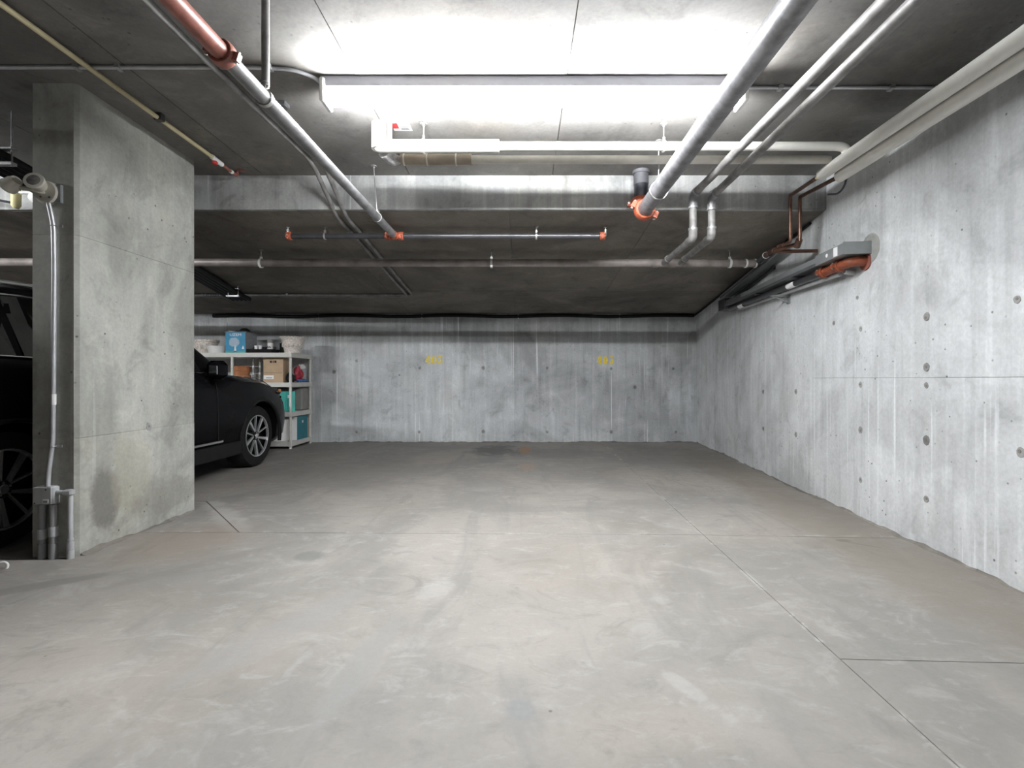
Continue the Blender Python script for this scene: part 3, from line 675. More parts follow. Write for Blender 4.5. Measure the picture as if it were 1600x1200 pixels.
# ---- grey wireway and orange pipe at the right wall
t = thing('wireway', 'grey steel wireway box running level along the right wall', 'wireway', tuple(WP(4.6, 0.1, 1.9)))
def wbox(y0, y1, o0, o1, z0, z1, name, mat, parent, zz=0.0):
    q = [WP(y0, o1), WP(y1, o1), WP(y1, o0), WP(y0, o0)]; dz = (0, zz, zz, 0)
    return MB().hexa([p+Vector((0,0,z0+d)) for p, d in zip(q, dz)]+[p+Vector((0,0,z1+d)) for p, d in zip(q, dz)]).build(name, mat, parent)
e = wbox(3.40, 3.78, -0.005, 0.185, 1.885, 1.962, 'end_box', 'greybox', t)
wbox(3.392, 3.402, -0.004, 0.190, 1.880, 1.966, 'end_flange', 'greybox', e)
wbox(3.48, 3.53, 0.185, 0.187, 1.89, 1.955, 'paper_label', 'paper', e)
MB().lathe(WP(3.62, 0.184, 1.925), WN, [(0, .014), (.003, .014)], 12).build('round_label', 'paper', e)
wbox(3.78, 6.0, 0.06, 0.165, 1.892, 1.958, 'channel', 'dgrey', t)
wbox(3.78, 5.4, 0.165, 0.168, 1.915, 1.956, 'cover', 'greybox', t)
wbox(5.9, 6.12, 0.02, 0.18, 1.86, 1.99, 'end_head', 'dark', t)
for yy in (4.2, 5.0): wbox(yy, yy+0.03, -0.002, 0.16, 1.870, 1.892, 'bracket', 'dark', t)
t = thing('sloping_channel', 'dark steel channel sloping up along the right wall under the low ceiling', 'channel', tuple(WP(5.4, 0.06, 2.1)))
wbox(6.25, 4.55, 0.03, 0.12, 2.02, 2.075, 'channel', 'greybox', t, 0.17)
wbox(6.22, 4.60, 0.12, 0.13, 2.04, 2.06, 'lip', 'dgrey', t, 0.165)
wbox(6.0, 4.9, 0.005, 0.03, 1.995, 2.03, 'wall_rail', 'dark', t, 0.12)
t = thing('fire_pipe', 'grey pipe under the wireway with orange grooved elbow at the wall', 'pipe', tuple(WP(3.6, 0.1, 1.84)))
zc = 1.842
pipe('elbow', [WP(3.46, -0.01, zc), WP(3.46, 0.10, zc), WP(3.60, 0.10, zc)], 0.036, 'orange2', t, 0.06, 16)
pipe('orange_pipe', [WP(3.58, 0.10, zc), WP(3.84, 0.10, zc)], 0.034, 'orange2', t)
for yy in (3.60, 3.82): coupling(t, WP(yy, 0.10, zc), WD, 0.034, 'orange2', (0,0,1))
MB().lathe(WP(3.46, -0.002, zc), WN, [(0, .065), (.012, .065), (.014, .04)], 20).build('flange', 'redbrown', t, 30)
pipe('grey_pipe', [WP(3.84, 0.10, zc), WP(5.95, 0.10, zc+0.02)], 0.026, 'blackpipe', t)
pipe('light_conduit', [WP(3.68, 0.055, 1.80), WP(3.72, 0.055, 1.80), WP(5.8, 0.05, 1.84)], 0.018, 'pvcl', t)
pipe('wall_stub', [WP(3.60, 0.0, 1.79), WP(3.60, 0.07, 1.80)], 0.02, 'pvcl', t)
for yy in (4.35, 5.55): collar(t, WP(yy, 0.10, zc+0.004), WD, 0.026, 0.07, 'paper', 1.03, 'pipe_label')
m = MB(); m.obox(WP(4.62, 0.08, 1.795), WN*0.09, WD*0.018, Vector((0,0,0.006))); m.obox(WP(4.62, 0.006, 1.76), WN*0.005, WD*0.03, Vector((0,0,0.04))); m.tube([WP(4.62, 0.14, 1.79), WP(4.62, 0.005, 1.73)], 0.006, 6)
m.build('wall_bracket', 'greybox', t)
o = MB().lathe(WP(3.415, 0.0005, 1.92), WN, [(0, .105), (.004, .1), (.0045, .085)], 24).build('grout_patch', 'ringpatch', wr, SM)

# ================================================================== THINGS ON THE PIER
pf = py0
def PP(px, py, off=0.0): v = U(px, py, pf); return Vector((v.x, pf-off, v.z))
t = thing('emergency_light', 'cream twin head emergency light mounted high on the pier', 'light', tuple(PP(78, 303)))
c0 = PP(77.5, 303)
MB().lathe(c0, (0,-1,0), [(0, .066), (.02, .066), (.028, .060), (.03, .05)], 24).build('base_plate', 'cream', t, 30)
MB().bbox(c0+Vector((0.022, -0.01, -0.005)), (0.06,0,0), (0,0.009,0), (0,0,0.052), 0.004).build('back_box', 'greybox', t)
def head(pos, d, r):
    pos = Vector(pos); d = Vector(d).normalized()
    o = MB().lathe(pos-d*0.06, d, [(0, r*0.62), (0.02, r*0.8), (0.055, r*0.92), (0.06, r), (0.072, r), (0.073, r*0.82)], 22).build('lamp_head', 'cream', t, 30)
    MB().lathe(pos+d*0.006, d, [(0, r*0.80), (0.006, r*0.74), (0.012, r*0.3)], 20).build('lens', 'lens', o, SM)
    return o
head(c0+Vector((-0.008, -0.075, 0.04)), (0.25, -0.9, 0.25), 0.047)
head(c0+Vector((-0.165, -0.06, 0.022)), (-0.85, 0.15, -0.45), 0.043)
MB().tube([c0+Vector((0,-0.02,-0.005)), c0+Vector((-0.03,-0.05,0.002)), c0+Vector((-0.11,-0.05,0.015))], 0.012, 8, 0.02).build('swivel_arm', 'cream', t, SM)
for dx, dz in ((0.028, -0.03), (-0.02, -0.028)): MB().lathe(c0+Vector((dx,-0.03,dz)), (0,-1,0), [(0,.005),(.003,.005)], 8).build('screw', 'dark', t)

t = thing('pier_conduit', 'light grey metal conduit running down the narrow face of the pier', 'conduit', tuple(PP(88, 560)))
pipe('conduit', [PP(82, 320, 0.022), PP(87.5, 352, 0.014), PP(88.5, 420, 0.014), PP(86.5, 690, 0.014), PP(81.5, 735, 0.02), PP(81.5, 760, 0.025)], 0.0115, 'conduit', t, 0.06, 12)
for px, py in ((87.5, 354), (86.5, 697)):
    p = PP(px, py, 0.014); m = MB(); m.torus(p, (0,0,1), 0.0125, 0.003, 14, 6); m.obox(p+Vector((0.026, 0.010, 0)), (0.016,0,0), (0,0.002,0), (0,0,0.008)); m.build('strap', 'galv', t, 30)
MB().lathe(PP(87.4, 624, 0.014), (0,0,1), [(-.03, .0118), (-.03, .0122), (.03, .0122), (.03, .0118)], 12, False).build('sticker', 'paper', t)

t = thing('junction_box', 'grey plastic junction box low on the pier with conduits below', 'junction box', tuple(PP(80, 772)))
cb = PP(79, 772, 0.02)
MB().bbox(cb, (0.056,0,0), (0,0.02,0), (0,0,0.050), 0.006).build('body', 'pvcl', t)
lid = MB().bbox(cb+Vector((-0.004,-0.022,0.0)), (0.052,0,0), (0,0.004,0), (0,0,0.048), 0.003).build('lid', 'pvcl', t)
bx((cb.x+0.002, cb.y-0.0275, cb.z-0.040), (cb.x+0.032, cb.y-0.0255, cb.z-0.018)).build('paper_label', 'paper', lid)
for i in range(3): bx((cb.x+0.006+i*0.008, cb.y-0.0282, cb.z-0.037), (cb.x+0.011+i*0.008, cb.y-0.0274, cb.z-0.026)).build('print_mark', 'ink', lid)
for dx, dz in ((-0.044, -0.04), (0.018, 0.034)): MB().lathe(cb+Vector((dx,-0.026,dz)), (0,-1,0), [(0,.004),(.002,.004)], 8).build('screw', 'ink', lid)
for px, lo, dy in ((72.5, 0, 0.0225), (90, 0, 0.0235)):
    p = PP(px, 785, dy); zf = 0.0
    t2 = thing('floor_conduit', 'dark grey plastic conduit from the junction box into the floor, '+('left of the pair' if px < 80 else 'right of the pair'), 'conduit', (p.x, p.y, 0), 'conduits below the junction box')
    pipe('conduit', [(p.x, p.y, cb.z-0.052), (p.x, p.y, 0.0)], 0.0175, 'pvc', t2)
    zz = 0.11 if px < 80 else 0.125
    for a, b, mt in ((zz, zz+0.055, 'pvcl'), (0.0, 0.085, 'pvc')):
        MB().lathe((p.x, p.y, a), (0,0,1), [(0, .018), (0, .0215), (b-a, .0215), (b-a, .018)], 16, False).build('coupling', mt, t2, 30)
t2 = thing('floor_conduit', 'light grey elbow conduit from the box side down to the floor at the pier corner', 'conduit', (PP(116, 800, .03).x, pf-0.03, 0))
p = PP(115.5, 768, 0.021)
pipe('conduit', [(cb.x+0.054, p.y, p.z), (p.x, p.y, p.z), (p.x, p.y, 0.0)], 0.0125, 'pvcl', t2, 0.03)
MB().bbox((p.x-0.004, p.y-0.006, p.z+0.002), (0.026,0,0), (0,0.018,0), (0,0,0.016), 0.007).build('pull_elbow', 'conduit', t2, SM)
for a, b, rr in ((0.0, 0.05, .017), (0.052, 0.095, .0165), (0.10, 0.112, .0145)):
    MB().lathe((p.x, p.y, a), (0,0,1), [(0, .0125), (0, rr), (b-a, rr), (b-a, .0125)], 14, False).build('coupling', 'conduit' if a else 'pvcl', t2, 30)
m = MB(); q = U(4, 889, 2.57); m.torus((q.x, 2.57, 0.012), (0.3,-1,0.2), 0.022, 0.006, 14, 8, 0.0, 4.4)
tag(m.build('plastic_strap', 'white', None, SM), 'curled white plastic strap end lying on the floor left of the pier', 'strap')

# ================================================================== LEFT OF THE PIER
t = thing('black_pipe_bundle', 'bundle of black pipes hung on steel struts above the car', 'pipe bundle', (-3.4, 4.6, 2.3))
for k in range(5):
    off = -0.055*k
    pth = [(-3.10+off, 1.2, 2.46), (-3.17+off, 2.6, 2.42), (-3.22+off, 3.03, 2.395), (-3.30+off, 3.70, 2.345), (-3.37+off, 4.1, 2.335), (-3.48+off, 4.9, 2.264), (-3.66+off, 6.3, 2.115), (-3.69+off, 6.6, 2.09)]
    pipe('black_pipe', pth, 0.026, 'black', t, 0.15, 12)
for (x, y, z, zt, wl) in ((-3.22, 3.03, 2.355, CZ, 0.34), (-3.66, 6.2, 2.075, zs(6.2), 0.10)):
    m = MB(); m.box((x-wl, y-0.018, z-0.022), (x+0.06, y+0.018, z-0.004)); m.build('strut', 'galv', t)
    for dx in (-wl+0.02, 0.045): pipe('strut_rod', [(x+dx, y, z-0.03), (x+dx, y, zt)], 0.005, 'galv', t)
    bx((x-wl, y-0.02, z+0.075), (x+0.06, y+0.02, z+0.085)).build('strut_clamp', 'galv', t)
t = thing('yellow_pipe', 'capped pale yellow pipe drop at the ceiling step left of the pier', 'pipe', (-4.0, 3.86, 2.4))
q = U(25, 300, 3.80)
pipe('pipe', [(q.x, 3.80, CZ-0.01), (q.x, 3.80, 2.36)], 0.028, 'yellow2', t)
MB().lathe((q.x, 3.80, 2.36), (0,0,-1), [(-0.12, .0285), (-0.12, .031), (0.0, .031), (0.02, .02), (0.026, .008)], 14).build('cap', 'yellow2', t, SM)
pipe('side_pipe', [(q.x, 3.80, 2.46), (q.x+0.5, 3.80, 2.46)], 0.012, 'white', t)
MB().lathe((q.x+0.12, 3.80, 2.42), (1,0,0), [(0, .03), (0.02, .045), (0.3, .045)], 14).build('white_cover', 'white', t, SM)
pipe('thin_rod', [(q.x-0.5, 3.75, 2.47), (q.x-0.02, 3.78, 2.375)], 0.009, 'black', t)

# ================================================================== SMALL FLAT THINGS
def sticker():
    a = U(613, 196, 1); 
    cx, cy = (627-VX)/FPX*3.22, 3.21
    t = thing('warning_sticker', 'small white warning sticker with red band on the ceiling by the pipe elbow', 'sticker', (cx, cy, CZ))
    bx((cx-0.055, cy-0.05, CZ-0.003), (cx+0.065, cy+0.05, CZ+0.001)).build('sheet', 'paper', t)
    bx((cx-0.055, cy-0.05, CZ-0.0035), (cx-0.015, cy+0.02, CZ-0.002)).build('red_band', 'red', t)
    for i in range(5): bx((cx-0.005+0.0, cy-0.04+i*0.017, CZ-0.0035), (cx+0.05, cy-0.032+i*0.017, CZ-0.002)).build('print_line', 'ink', t)
    return t
sticker()
tag(bx((-0.985, 3.31, CZ-0.003), (-0.945, 3.33, CZ+0.001)).build('paper_tag', 'paper', None), 'tiny white paper tag on the ceiling left of the insulated elbow', 'tag')

# painted stall numbers
def digit(ch, o, w, h, parent, mat, wear):
    m = MB(); o = Vector(o)
    def poly(pts): m.prism([o+Vector((x*w, 0, z*h)) for x, z in pts], (0, 0.003, 0))
    def arc(cx, cz, rx, rz, a0, a1, tk, n=8):
        for i in range(n):
            b0 = a0+(a1-a0)*i/n; b1 = a0+(a1-a0)*(i+1)/n
            f = lambda a, k: (cx+(rx-k*tk)*math.cos(a), cz+(rz-k*tk*0.55)*math.sin(a))
            poly([f(b0, 0), f(b1, 0), f(b1, 1), f(b0, 1)])
    if ch == '4':
        poly([(0.0, 0.36), (0.46, 1.0), (0.56, 1.0), (0.56, 0.80), (0.26, 0.36)]); poly([(0, 0.24), (0.52, 0.24), (0.52, 0.36), (0, 0.36)])
        poly([(0.60, 0.0), (0.90, 0.0), (0.90, 1.0), (0.60, 1.0)]); poly([(0.90, 0.24), (1.0, 0.24), (1.0, 0.36), (0.90, 0.36)])
    elif ch == '0':
        arc(0.45, 0.5, 0.45, 0.5, PI*0.56, PI*1.44, 0.34); arc(0.55, 0.5, 0.45, 0.5, -PI*0.44, PI*0.44, 0.34)
    elif ch == '3':
        poly([(0.05, 0.86), (0.9, 0.86), (0.9, 1.0), (0.05, 1.0)]); poly([(0.9, 0.86), (0.9, 0.95), (0.5, 0.60), (0.38, 0.60)])
        arc(0.48, 0.32, 0.47, 0.32, -PI*0.42, PI*0.45, 0.32); arc(0.42, 0.30, 0.40, 0.30, PI*1.0, PI*1.5, 0.30)
    return m.build('digit', mat, parent)
for cx, cy, lab, gap in ((677.5, 562.5, 'left of the two yellow stencilled 403 stall numbers on the back wall', 0.098), (945.5, 563, 'right of the two yellow stencilled 403 stall numbers on the back wall', 0.098)):
    p = U(cx, cy, BY); t = thing('stall_number', lab, 'painted number', (p.x, BY-0.005, p.z-0.065))
    for i, ch in enumerate('403'):
        digit(ch, (p.x-0.13+gap*i, BY-0.0055, p.z-0.065), 0.072 if cx > 800 else 0.082, 0.13, t, 'ypaint', 0)

# ================================================================== SHELVING AND WHAT STANDS ON IT
FY, RY, SXR, SXL = 6.97, 7.66, -3.30, -5.05
LV = [1.385, 0.957, 0.531, 0.105]
t = thing('shelving_unit', 'beige resin shelving unit with four shelves against the back wall', 'shelving', ((SXR+SXL)/2, 7.3, 0))
for z in LV:
    m = MB(); m.box((SXL, FY, z-0.012), (SXR, RY, z))
    for a, b in (((SXL, FY, z-0.065), (SXR, FY+0.02, z-0.012)), ((SXL, RY-0.02, z-0.065), (SXR, RY, z-0.012)), ((SXL, FY+0.02, z-0.065), (SXL+0.02, RY-0.02, z-0.012)), ((SXR-0.02, FY+0.02, z-0.065), (SXR, RY-0.02, z-0.012))): m.box(a, b)
    s_ = m.build('shelf', 'shelf', t)
    for y in (FY+0.024, RY-0.024):
        MB().bbox((SXR-0.022, y, z-0.034), (0.026,0,0), (0,0.028,0), (0,0,0.036), 0.006).build('corner_socket', 'shelf', s_)
for x in (SXR-0.022, -4.16, SXL+0.022):
    for y in (FY+0.022, RY-0.022):
        for a, b in zip([0.0]+LV[::-1][:-1], LV[::-1]):
            MB().tube([(x, y, a), (x, y, b-0.012 if a else b-0.06)], [0.0205, 0.0185], 14).build('post', 'shelf', t, SM)
def lathe_thing(name, label, cat, c, prof, mat, group=None, seg=26):
    o = MB().lathe(Vector(c), (0,0,1), prof, seg); c = Vector(c)
    tt = thing(name, label, cat, tuple(c), group); o.build('body', mat, tt, SM); return tt
def boxthing(name, label, cat, c, hx, hy, h, rot, mat, group=None):     # c: base centre
    tt = thing(name, label, cat, tuple(c), group); c = Vector(c)
    ux = Vector((math.cos(rot), math.sin(rot), 0)); uy = Vector((-math.sin(rot), math.cos(rot), 0))
    MB().obox(c+Vector((0,0,h/2)), ux*hx, uy*hy, Vector((0,0,h/2))).build('carton', mat, tt)
    return tt, ux, uy
z = LV[0]
# planters
t = lathe_thing('planter', 'whitewashed clay planter at the left end of the top shelf beside the pier', 'planter', (-4.74, 7.30, z), [(0, .12), (.005, .13), (.17, .165), (.175, .178), (.205, .182), (.206, .165), (.19, .15)], 'pot')
for k in range(14):
    a = 2*PI*k/14; MB().blob((-4.74+.152*math.cos(a), 7.30+.152*math.sin(a), z+.10), .022, .022, .035, k, 0.25, 8, 6, False).build('relief_ornament', 'pot', t, SM)
lathe_thing('bowl', 'low white plastic bowl on the top shelf left of the blue box', 'bowl', U(339, 552, 7.09)*1.0+Vector((0,0,z-U(339, 552, 7.09).z)), [(0, .095), (.004, .105), (.085, .128), (.10, .135), (.102, .128), (.09, .118)], 'white')
lathe_thing('bowl', 'grey upturned bowl behind the low white bowl on the top shelf', 'bowl', (-4.47, 7.47, z), [(0, .14), (.02, .14), (.11, .09), (.13, .05), (.132, .02)], 'greybin')
# blue printed box
bxl, bxr, byf = -4.29, -4.00, 7.05
t = thing('printed_box', 'blue carton printed with a white tree on the top shelf', 'box', ((bxl+bxr)/2, byf+0.15, z))
bx((bxl, byf, z), (bxr, byf+0.30, z+0.30)).build('carton', 'boxside', t)
fr = bx((bxl, byf-0.002, z), (bxr, byf, z+0.30)).build('blue_front', 'blue', t)
bx((bxl-0.012, byf-0.012, z+0.30), (bxr+0.012, byf+0.312, z+0.312)).build('lid', 'greybin', t)
text_mesh('UZEM', 0.055, ((bxl+bxr)/2, byf-0.0025, z+0.245), (1,0,0), (0,0,1), 'lettering', 'paper', t, 0.001, 0.165)
m = MB(); ccx, ccz = bxl+0.125, z+0.155
for k in range(70):
    rr = 0.075*math.sqrt((k+0.5)/70); a = k*2.39996; x, zz = ccx+rr*math.cos(a), ccz+rr*math.sin(a)*0.9; s_ = 0.0048
    m.box((x-s_, byf-0.004, zz-s_), (x+s_, byf-0.002, zz+s_))
m.prism([(ccx+0.012, byf-0.004, ccz-0.03), (ccx+0.022, byf-0.004, ccz-0.06), (ccx+0.035, byf-0.004, ccz-0.14), (ccx-0.002, byf-0.004, ccz-0.14), (ccx+0.006, byf-0.004, ccz-0.06)], (0, 0.002, 0))
m.build('tree_print', 'paper', fr)
m = MB(); m.prism([(bxr-0.055, byf-0.004, z+0.06), (bxr-0.02, byf-0.004, z+0.06), (bxr-0.035, byf-0.004, z+0.11)], (0,0.002,0)); m.build('corner_print', 'paper', fr)
bx((bxl, byf-0.004, z), (bxr, byf-0.002, z+0.03)).build('bottom_band', 'teal', fr)
t = thing('cap', 'black cap lying on top of the blue carton', 'cap', (-4.07, 7.15, z+0.312))
MB().lathe((-4.07, 7.15, z+0.312), (0,0,1), [(0, .072), (.02, .070), (.04, .055), (.055, .03), (.058, .01)], 18).build('crown', 'black', t, SM)
MB().prism([(-4.0, 7.12, z+0.312), (-4.12, 7.12, z+0.312), (-4.15, 7.04, z+0.313), (-4.10, 6.99, z+0.314), (-4.02, 7.0, z+0.313)], (0,0,0.006)).build('brim', 'black', t)
# dark tray and small containers
t = thing('seed_tray', 'black plastic seed tray with pots on the top shelf', 'tray', (-3.80, 7.13, z))
m = MB(); m.rings([[(-3.965, 7.05, z), (-3.625, 7.05, z), (-3.625, 7.25, z), (-3.965, 7.25, z)], [(-3.985, 7.03, z+.055), (-3.605, 7.03, z+.055), (-3.605, 7.27, z+.055), (-3.985, 7.27, z+.055)], [(-3.97, 7.045, z+.055), (-3.62, 7.045, z+.055), (-3.62, 7.255, z+.055), (-3.97, 7.255, z+.055)], [(-3.955, 7.06, z+.01), (-3.635, 7.06, z+.01), (-3.635, 7.24, z+.01), (-3.955, 7.24, z+.01)]])
m.build('tray_body', 'black', t)
for k in range(5): MB().lathe((-3.93+0.066*k, 7.19, z+0.012), (0,0,1), [(0, .022), (.085, .031), (.086, .027)], 12).build('pot_cell', 'purple', t, SM)
for k, x in enumerate((-3.875, -3.815)):
    lathe_thing('paper_cup', ('left' if k == 0 else 'right')+' of two small white cups in the black seed tray', 'cup', (x, 7.10, z+0.012), [(0, .018), (.10, .026), (.101, .023)], 'white', 'white cups in the seed tray', 16)
t = lathe_thing('jar', 'white jar with grey lid standing in the seed tray', 'jar', (-3.672, 7.105, z+0.012), [(0, .032), (.012, .038), (.13, .038), (.14, .034)], 'white', None, 20)
MB().lathe((-3.672, 7.105, z+0.15), (0,0,1), [(0, .042), (.05, .042), (.052, .038)], 20).build('lid', 'greybin', t, SM)
m = MB(); [m.box((-3.70+0.012*i, 7.064, z+0.07+0.012*(i % 2)), (-3.692+0.012*i, 7.068, z+0.09+0.012*(i % 2))) for i in range(5)]; m.build('print_mark', 'ink', t)
boxthing('storage_tin', 'dark green square tin on the top shelf beside the beaded planter', 'tin', (-3.575, 7.345, z), 0.055, 0.05, 0.16, 0.05, 'dgreen')[0]
# beaded planter
pc = Vector((U(457.5, 551, 7.16).x, 7.16, z))
t = lathe_thing('planter', 'whitewashed clay planter with beaded rim at the right end of the top shelf', 'planter', pc, [(0, .10), (.005, .115), (.03, .112), (.05, .118), (.18, .15), (.20, .152), (.215, .165), (.235, .172), (.238, .155), (.22, .14)], 'pot')
for k in range(26):
    a = 2*PI*k/26; MB().blob(pc+Vector((.170*math.cos(a), .170*math.sin(a), .234)), .011, .011, .010, k, 0.05, 6, 5, False).build('bead', 'pot', t, SM)
for k in range(16):
    a = 2*PI*k/16; MB().blob(pc+Vector((.132*math.cos(a), .132*math.sin(a), .115)), .016, .016, .028, k, 0.3, 8, 6, False).build('relief_ornament', 'pot', t, SM)

z = LV[1]
for k, (rr, h0) in enumerate(((.13, 0.0), (.14, .11), (.15, .17))):
    lathe_thing('terracotta_pot', ('lowest', 'middle', 'uppermost')[k]+' terracotta pot of the stack on the second shelf', 'pot', (-4.18, 7.25, z+h0+0.001*k), [(0, rr*0.78), (.06, rr*0.92), (.062, rr), (.10 if k == 0 else .055, rr) if k == 0 else (.066, rr), (.11 if k == 0 else .07, rr*0.95)], 'terra', 'stacked terracotta pots')
t = thing('metal_stand', 'grey tube stand with crossbars on the second shelf behind the car', 'stand', (-3.92, 7.2, z))
for x in (-3.97, -3.87): MB().tube([(x, 7.2, z), (x, 7.2, z+0.36)], 0.015, 10).build('upright', 'galv2', t, SM)
for zz in (0.13, 0.235): MB().tube([(-4.02, 7.2, z+zz), (-3.86, 7.2, z+zz)], 0.008, 8).build('crossbar', 'galv', t, SM)
for x in (-3.97, -3.87):
    for zz in (0.13, 0.235, 0.33): MB().lathe((x, 7.2, z+zz), (0,0,1), [(-.015, .012), (-.015, .021), (.015, .021), (.015, .012)], 10, False).build('collar', 'galv', t, 30)
tc, ux, uy = boxthing('cardboard_box', 'brown cardboard box with white label on the second shelf', 'box', (-3.61, 7.21, z), 0.143, 0.14, 0.355, 0.0, 'card')
yf = 7.07
for k, (a, b) in enumerate(((0.095, 0.125), (0.137, 0.149), (0.160, 0.190))): bx((-3.753+a, yf-0.002, z+0.285), (-3.753+b, yf+0.001, z+0.318)).build('handling_mark', 'ink', tc)
bx((-3.753+0.005, yf-0.002, z+0.05), (-3.753+0.15, yf+0.001, z+0.105)).build('paper_label', 'paper', tc)
for k in range(8): bx((-3.753+0.04+0.011*k, yf-0.003, z+0.06), (-3.753+0.046+0.011*k, yf-0.0015, z+0.075)).build('print_mark', 'ink', tc)
bx((-3.753+0.005, yf-0.0015, z+0.138), (-3.753+0.27, yf+0.001, z+0.141)).build('print_line', 'ink', tc)
bx((-3.753, yf-0.001, z+0.352), (-3.467, yf+0.14, z+0.357)).build('flap', 'card', tc)
tag(MB().blob((-3.40, 7.16, z+0.062), .055, .08, .075, 4, 0.3).build('plastic_bag', 'black', None, SM), 'crumpled black bag at the right end of the second shelf', 'bag')
tag(MB().blob((-3.40, 7.40, z+0.118), .06, .085, .12, 9, 0.3).build('plastic_bag', 'redbag', None, SM), 'red and white crumpled bag at the right end of the second shelf', 'bag')
tag(MB().blob((-3.345, 7.42, z+0.022), .035, .19, .026, 2, 0.25).build('folded_cloth', 'bluecloth', None, SM), 'folded blue cloth under the red bag on the second shelf', 'cloth')
tag(MB().blob((-3.40, 7.50, z+0.235), .05, .06, .04, 12, 0.4).build('plastic_bag', 'white', None, SM), 'white plastic bag on top of the red bag on the second shelf', 'bag')
z = LV[2]
tb, ux, uy = boxthing('teal_box', 'bright teal carton on the third shelf behind the car nose', 'box', (-3.50, 7.19, z), 0.135, 0.10, 0.295, 0.45, 'teal')
cc = Vector((-3.50, 7.19, z))
MB().obox(cc-uy*0.101+ux*0.05+Vector((0,0,0.22)), ux*0.013, uy*0.0015, Vector((0,0,0.022))).build('round_print', 'paper', tb)
for k in range(3): MB().obox(cc-uy*0.101+ux*(0.01+0.03*k)+Vector((0,0,0.10)), ux*0.004, uy*0.0015, Vector((0,0,0.07))).build('print_stripe', 'teal2', tb)
tag(MB().bbox((-3.52, 7.475, z+0.17), (0.20,0,0), (0,0.12,0), (0,0,0.17), 0.02).build('storage_bin', 'greybin', None), 'grey storage bin at the back of the third shelf', 'bin')
tag(MB().bbox((-3.70, 7.42, z+0.352), (0.17,0,0), (0,0.10,0), (0,0,0.009), 0.003).build('red_folder', 'redbrown', None), 'dark red flat folder lying on the grey storage bin', 'folder')
z = LV[3]
t = lathe_thing('bucket', 'white plastic bucket with printed side on the bottom shelf behind the tyre', 'bucket', (-3.555, 7.15, z), [(0, .128), (.005, .135), (.27, .148), (.272, .156), (.30, .156), (.302, .15)], 'white', None, 28)
MB().lathe((-3.555, 7.15, z+0.302), (0,0,1), [(0, .158), (.012, .158), (.015, .14)], 28).build('lid', 'white', t, 30)
for k in range(6):
    a = -PI/2-0.45+0.19*k
    for q in range(2):
        h = 0.05+0.02*((k*3+q) % 3); cxx = Vector((-3.555+.1425*math.cos(a+0.05*q), 7.15+.1425*math.sin(a+0.05*q), z+0.17))
        MB().obox(cxx, Vector((-math.sin(a), math.cos(a), 0))*0.004, Vector((math.cos(a), math.sin(a), 0))*0.003, Vector((0,0,h/2))).build('print_mark', 'slate', t)
tt, ux, uy = boxthing('printed_box', 'white carton with dark teal side at the right end of the bottom shelf', 'box', (-3.365, 7.37, z), 0.042, 0.175, 0.345, 0.0, 'paper')
sd = bx((-3.324, 7.197, z), (-3.322, 7.545, z+0.345)).build('teal_side', 'teal2', tt)
bx((-3.3225, 7.36, z+0.24), (-3.3205, 7.40, z+0.28)).build('round_print', 'paper', sd)
tag(bx((-3.45, 7.56, z), (-3.33, 7.63, z+0.31)).build('brown_box', 'sleeve', None), 'brown flat box at the back right of the bottom shelf', 'box')
tag(MB().tube([U(356, 497, 7.5), U(355, 508, 7.48), U(357.5, 517, 7.3), (-4.21, 7.2, LV[0]+0.318), (-4.15, 7.12, LV[0]+0.318)], 0.005, 6, 0.03).build('cord', 'white', None, SM), 'white cord hanging from the low ceiling onto the blue carton', 'cord')

# ================================================================== CAR
CX = -3.90
car = thing('car', 'black sport utility car parked nose in behind the pier', 'car', (CX, 4.2, 0))
def dup(o, parent, mirror=False): pass
st = [  # Y, w, zb, wsh, zsh, zh
 (1.88,.62,.46,.55,.88,.90),(1.95,.76,.36,.70,1.00,1.02),(2.10,.86,.30,.80,1.10,1.12),(2.4,.905,.26,.84,1.14,1.14),(2.87,.925,.23,.86,1.13,1.13),(3.3,.92,.21,.86,1.11,1.11),(3.9,.915,.21,.86,1.08,1.08),(4.5,.915,.21,.86,1.055,1.055),
 (4.9,.92,.21,.845,1.04,1.045),(5.15,.925,.21,.815,1.035,1.075),(5.4,.925,.21,.775,1.03,1.09),(5.65,.92,.21,.745,1.02,1.075),(5.9,.905,.21,.725,.975,1.03),(6.1,.88,.21,.71,.915,.975),(6.25,.845,.215,.70,.86,.915),(6.36,.805,.22,.68,.79,.845),(6.45,.755,.235,.65,.69,.74),(6.52,.68,.26,.58,.58,.62),(6.56,.56,.30,.46,.50,.53)]
rs = []
for Y, W, zb, ws, zsh, zh in st:
    h = zsh-zb
    half = [(0, zb), (W*.55, zb), (W*.88, zb+.015), (W*.965, zb+.09), (W*.995, zb+h*.40), (W, zb+h*.60), (W*.985, zb+h*.78), (ws+(W-ws)*.62, zb+h*.93), (ws, zsh), (ws*.6, zsh+(zh-zsh)*.75), (0, zh)]
    rs.append([(CX+x, Y, zz) for x, zz in half]+[(CX-x, Y, zz) for x, zz in half[-2:0:-1]])
m = MB(); m.rings(rs)
body = m.build('body', 'carpaint', car, 35)
WR = 0.352; AX = ((2.87), (5.61)); WXO = 0.865
cut = MB()
for Y in AX:
    for s in (-1, 1): cut.lathe((CX+s*0.60, Y, WR), (s,0,0), [(0, .40), (0.5, .40)], 36)
cu = cut.build('cutter', 'carplastic', car)
md = body.modifiers.new('b', 'BOOLEAN'); md.operation = 'DIFFERENCE'; md.solver = 'EXACT'; md.object = cu
dg = bpy.context.evaluated_depsgraph_get(); dg.update()
me2 = bpy.data.meshes.new_from_object(body.evaluated_get(dg)); body.modifiers.clear(); body.data = me2
bpy.data.objects.remove(cu)
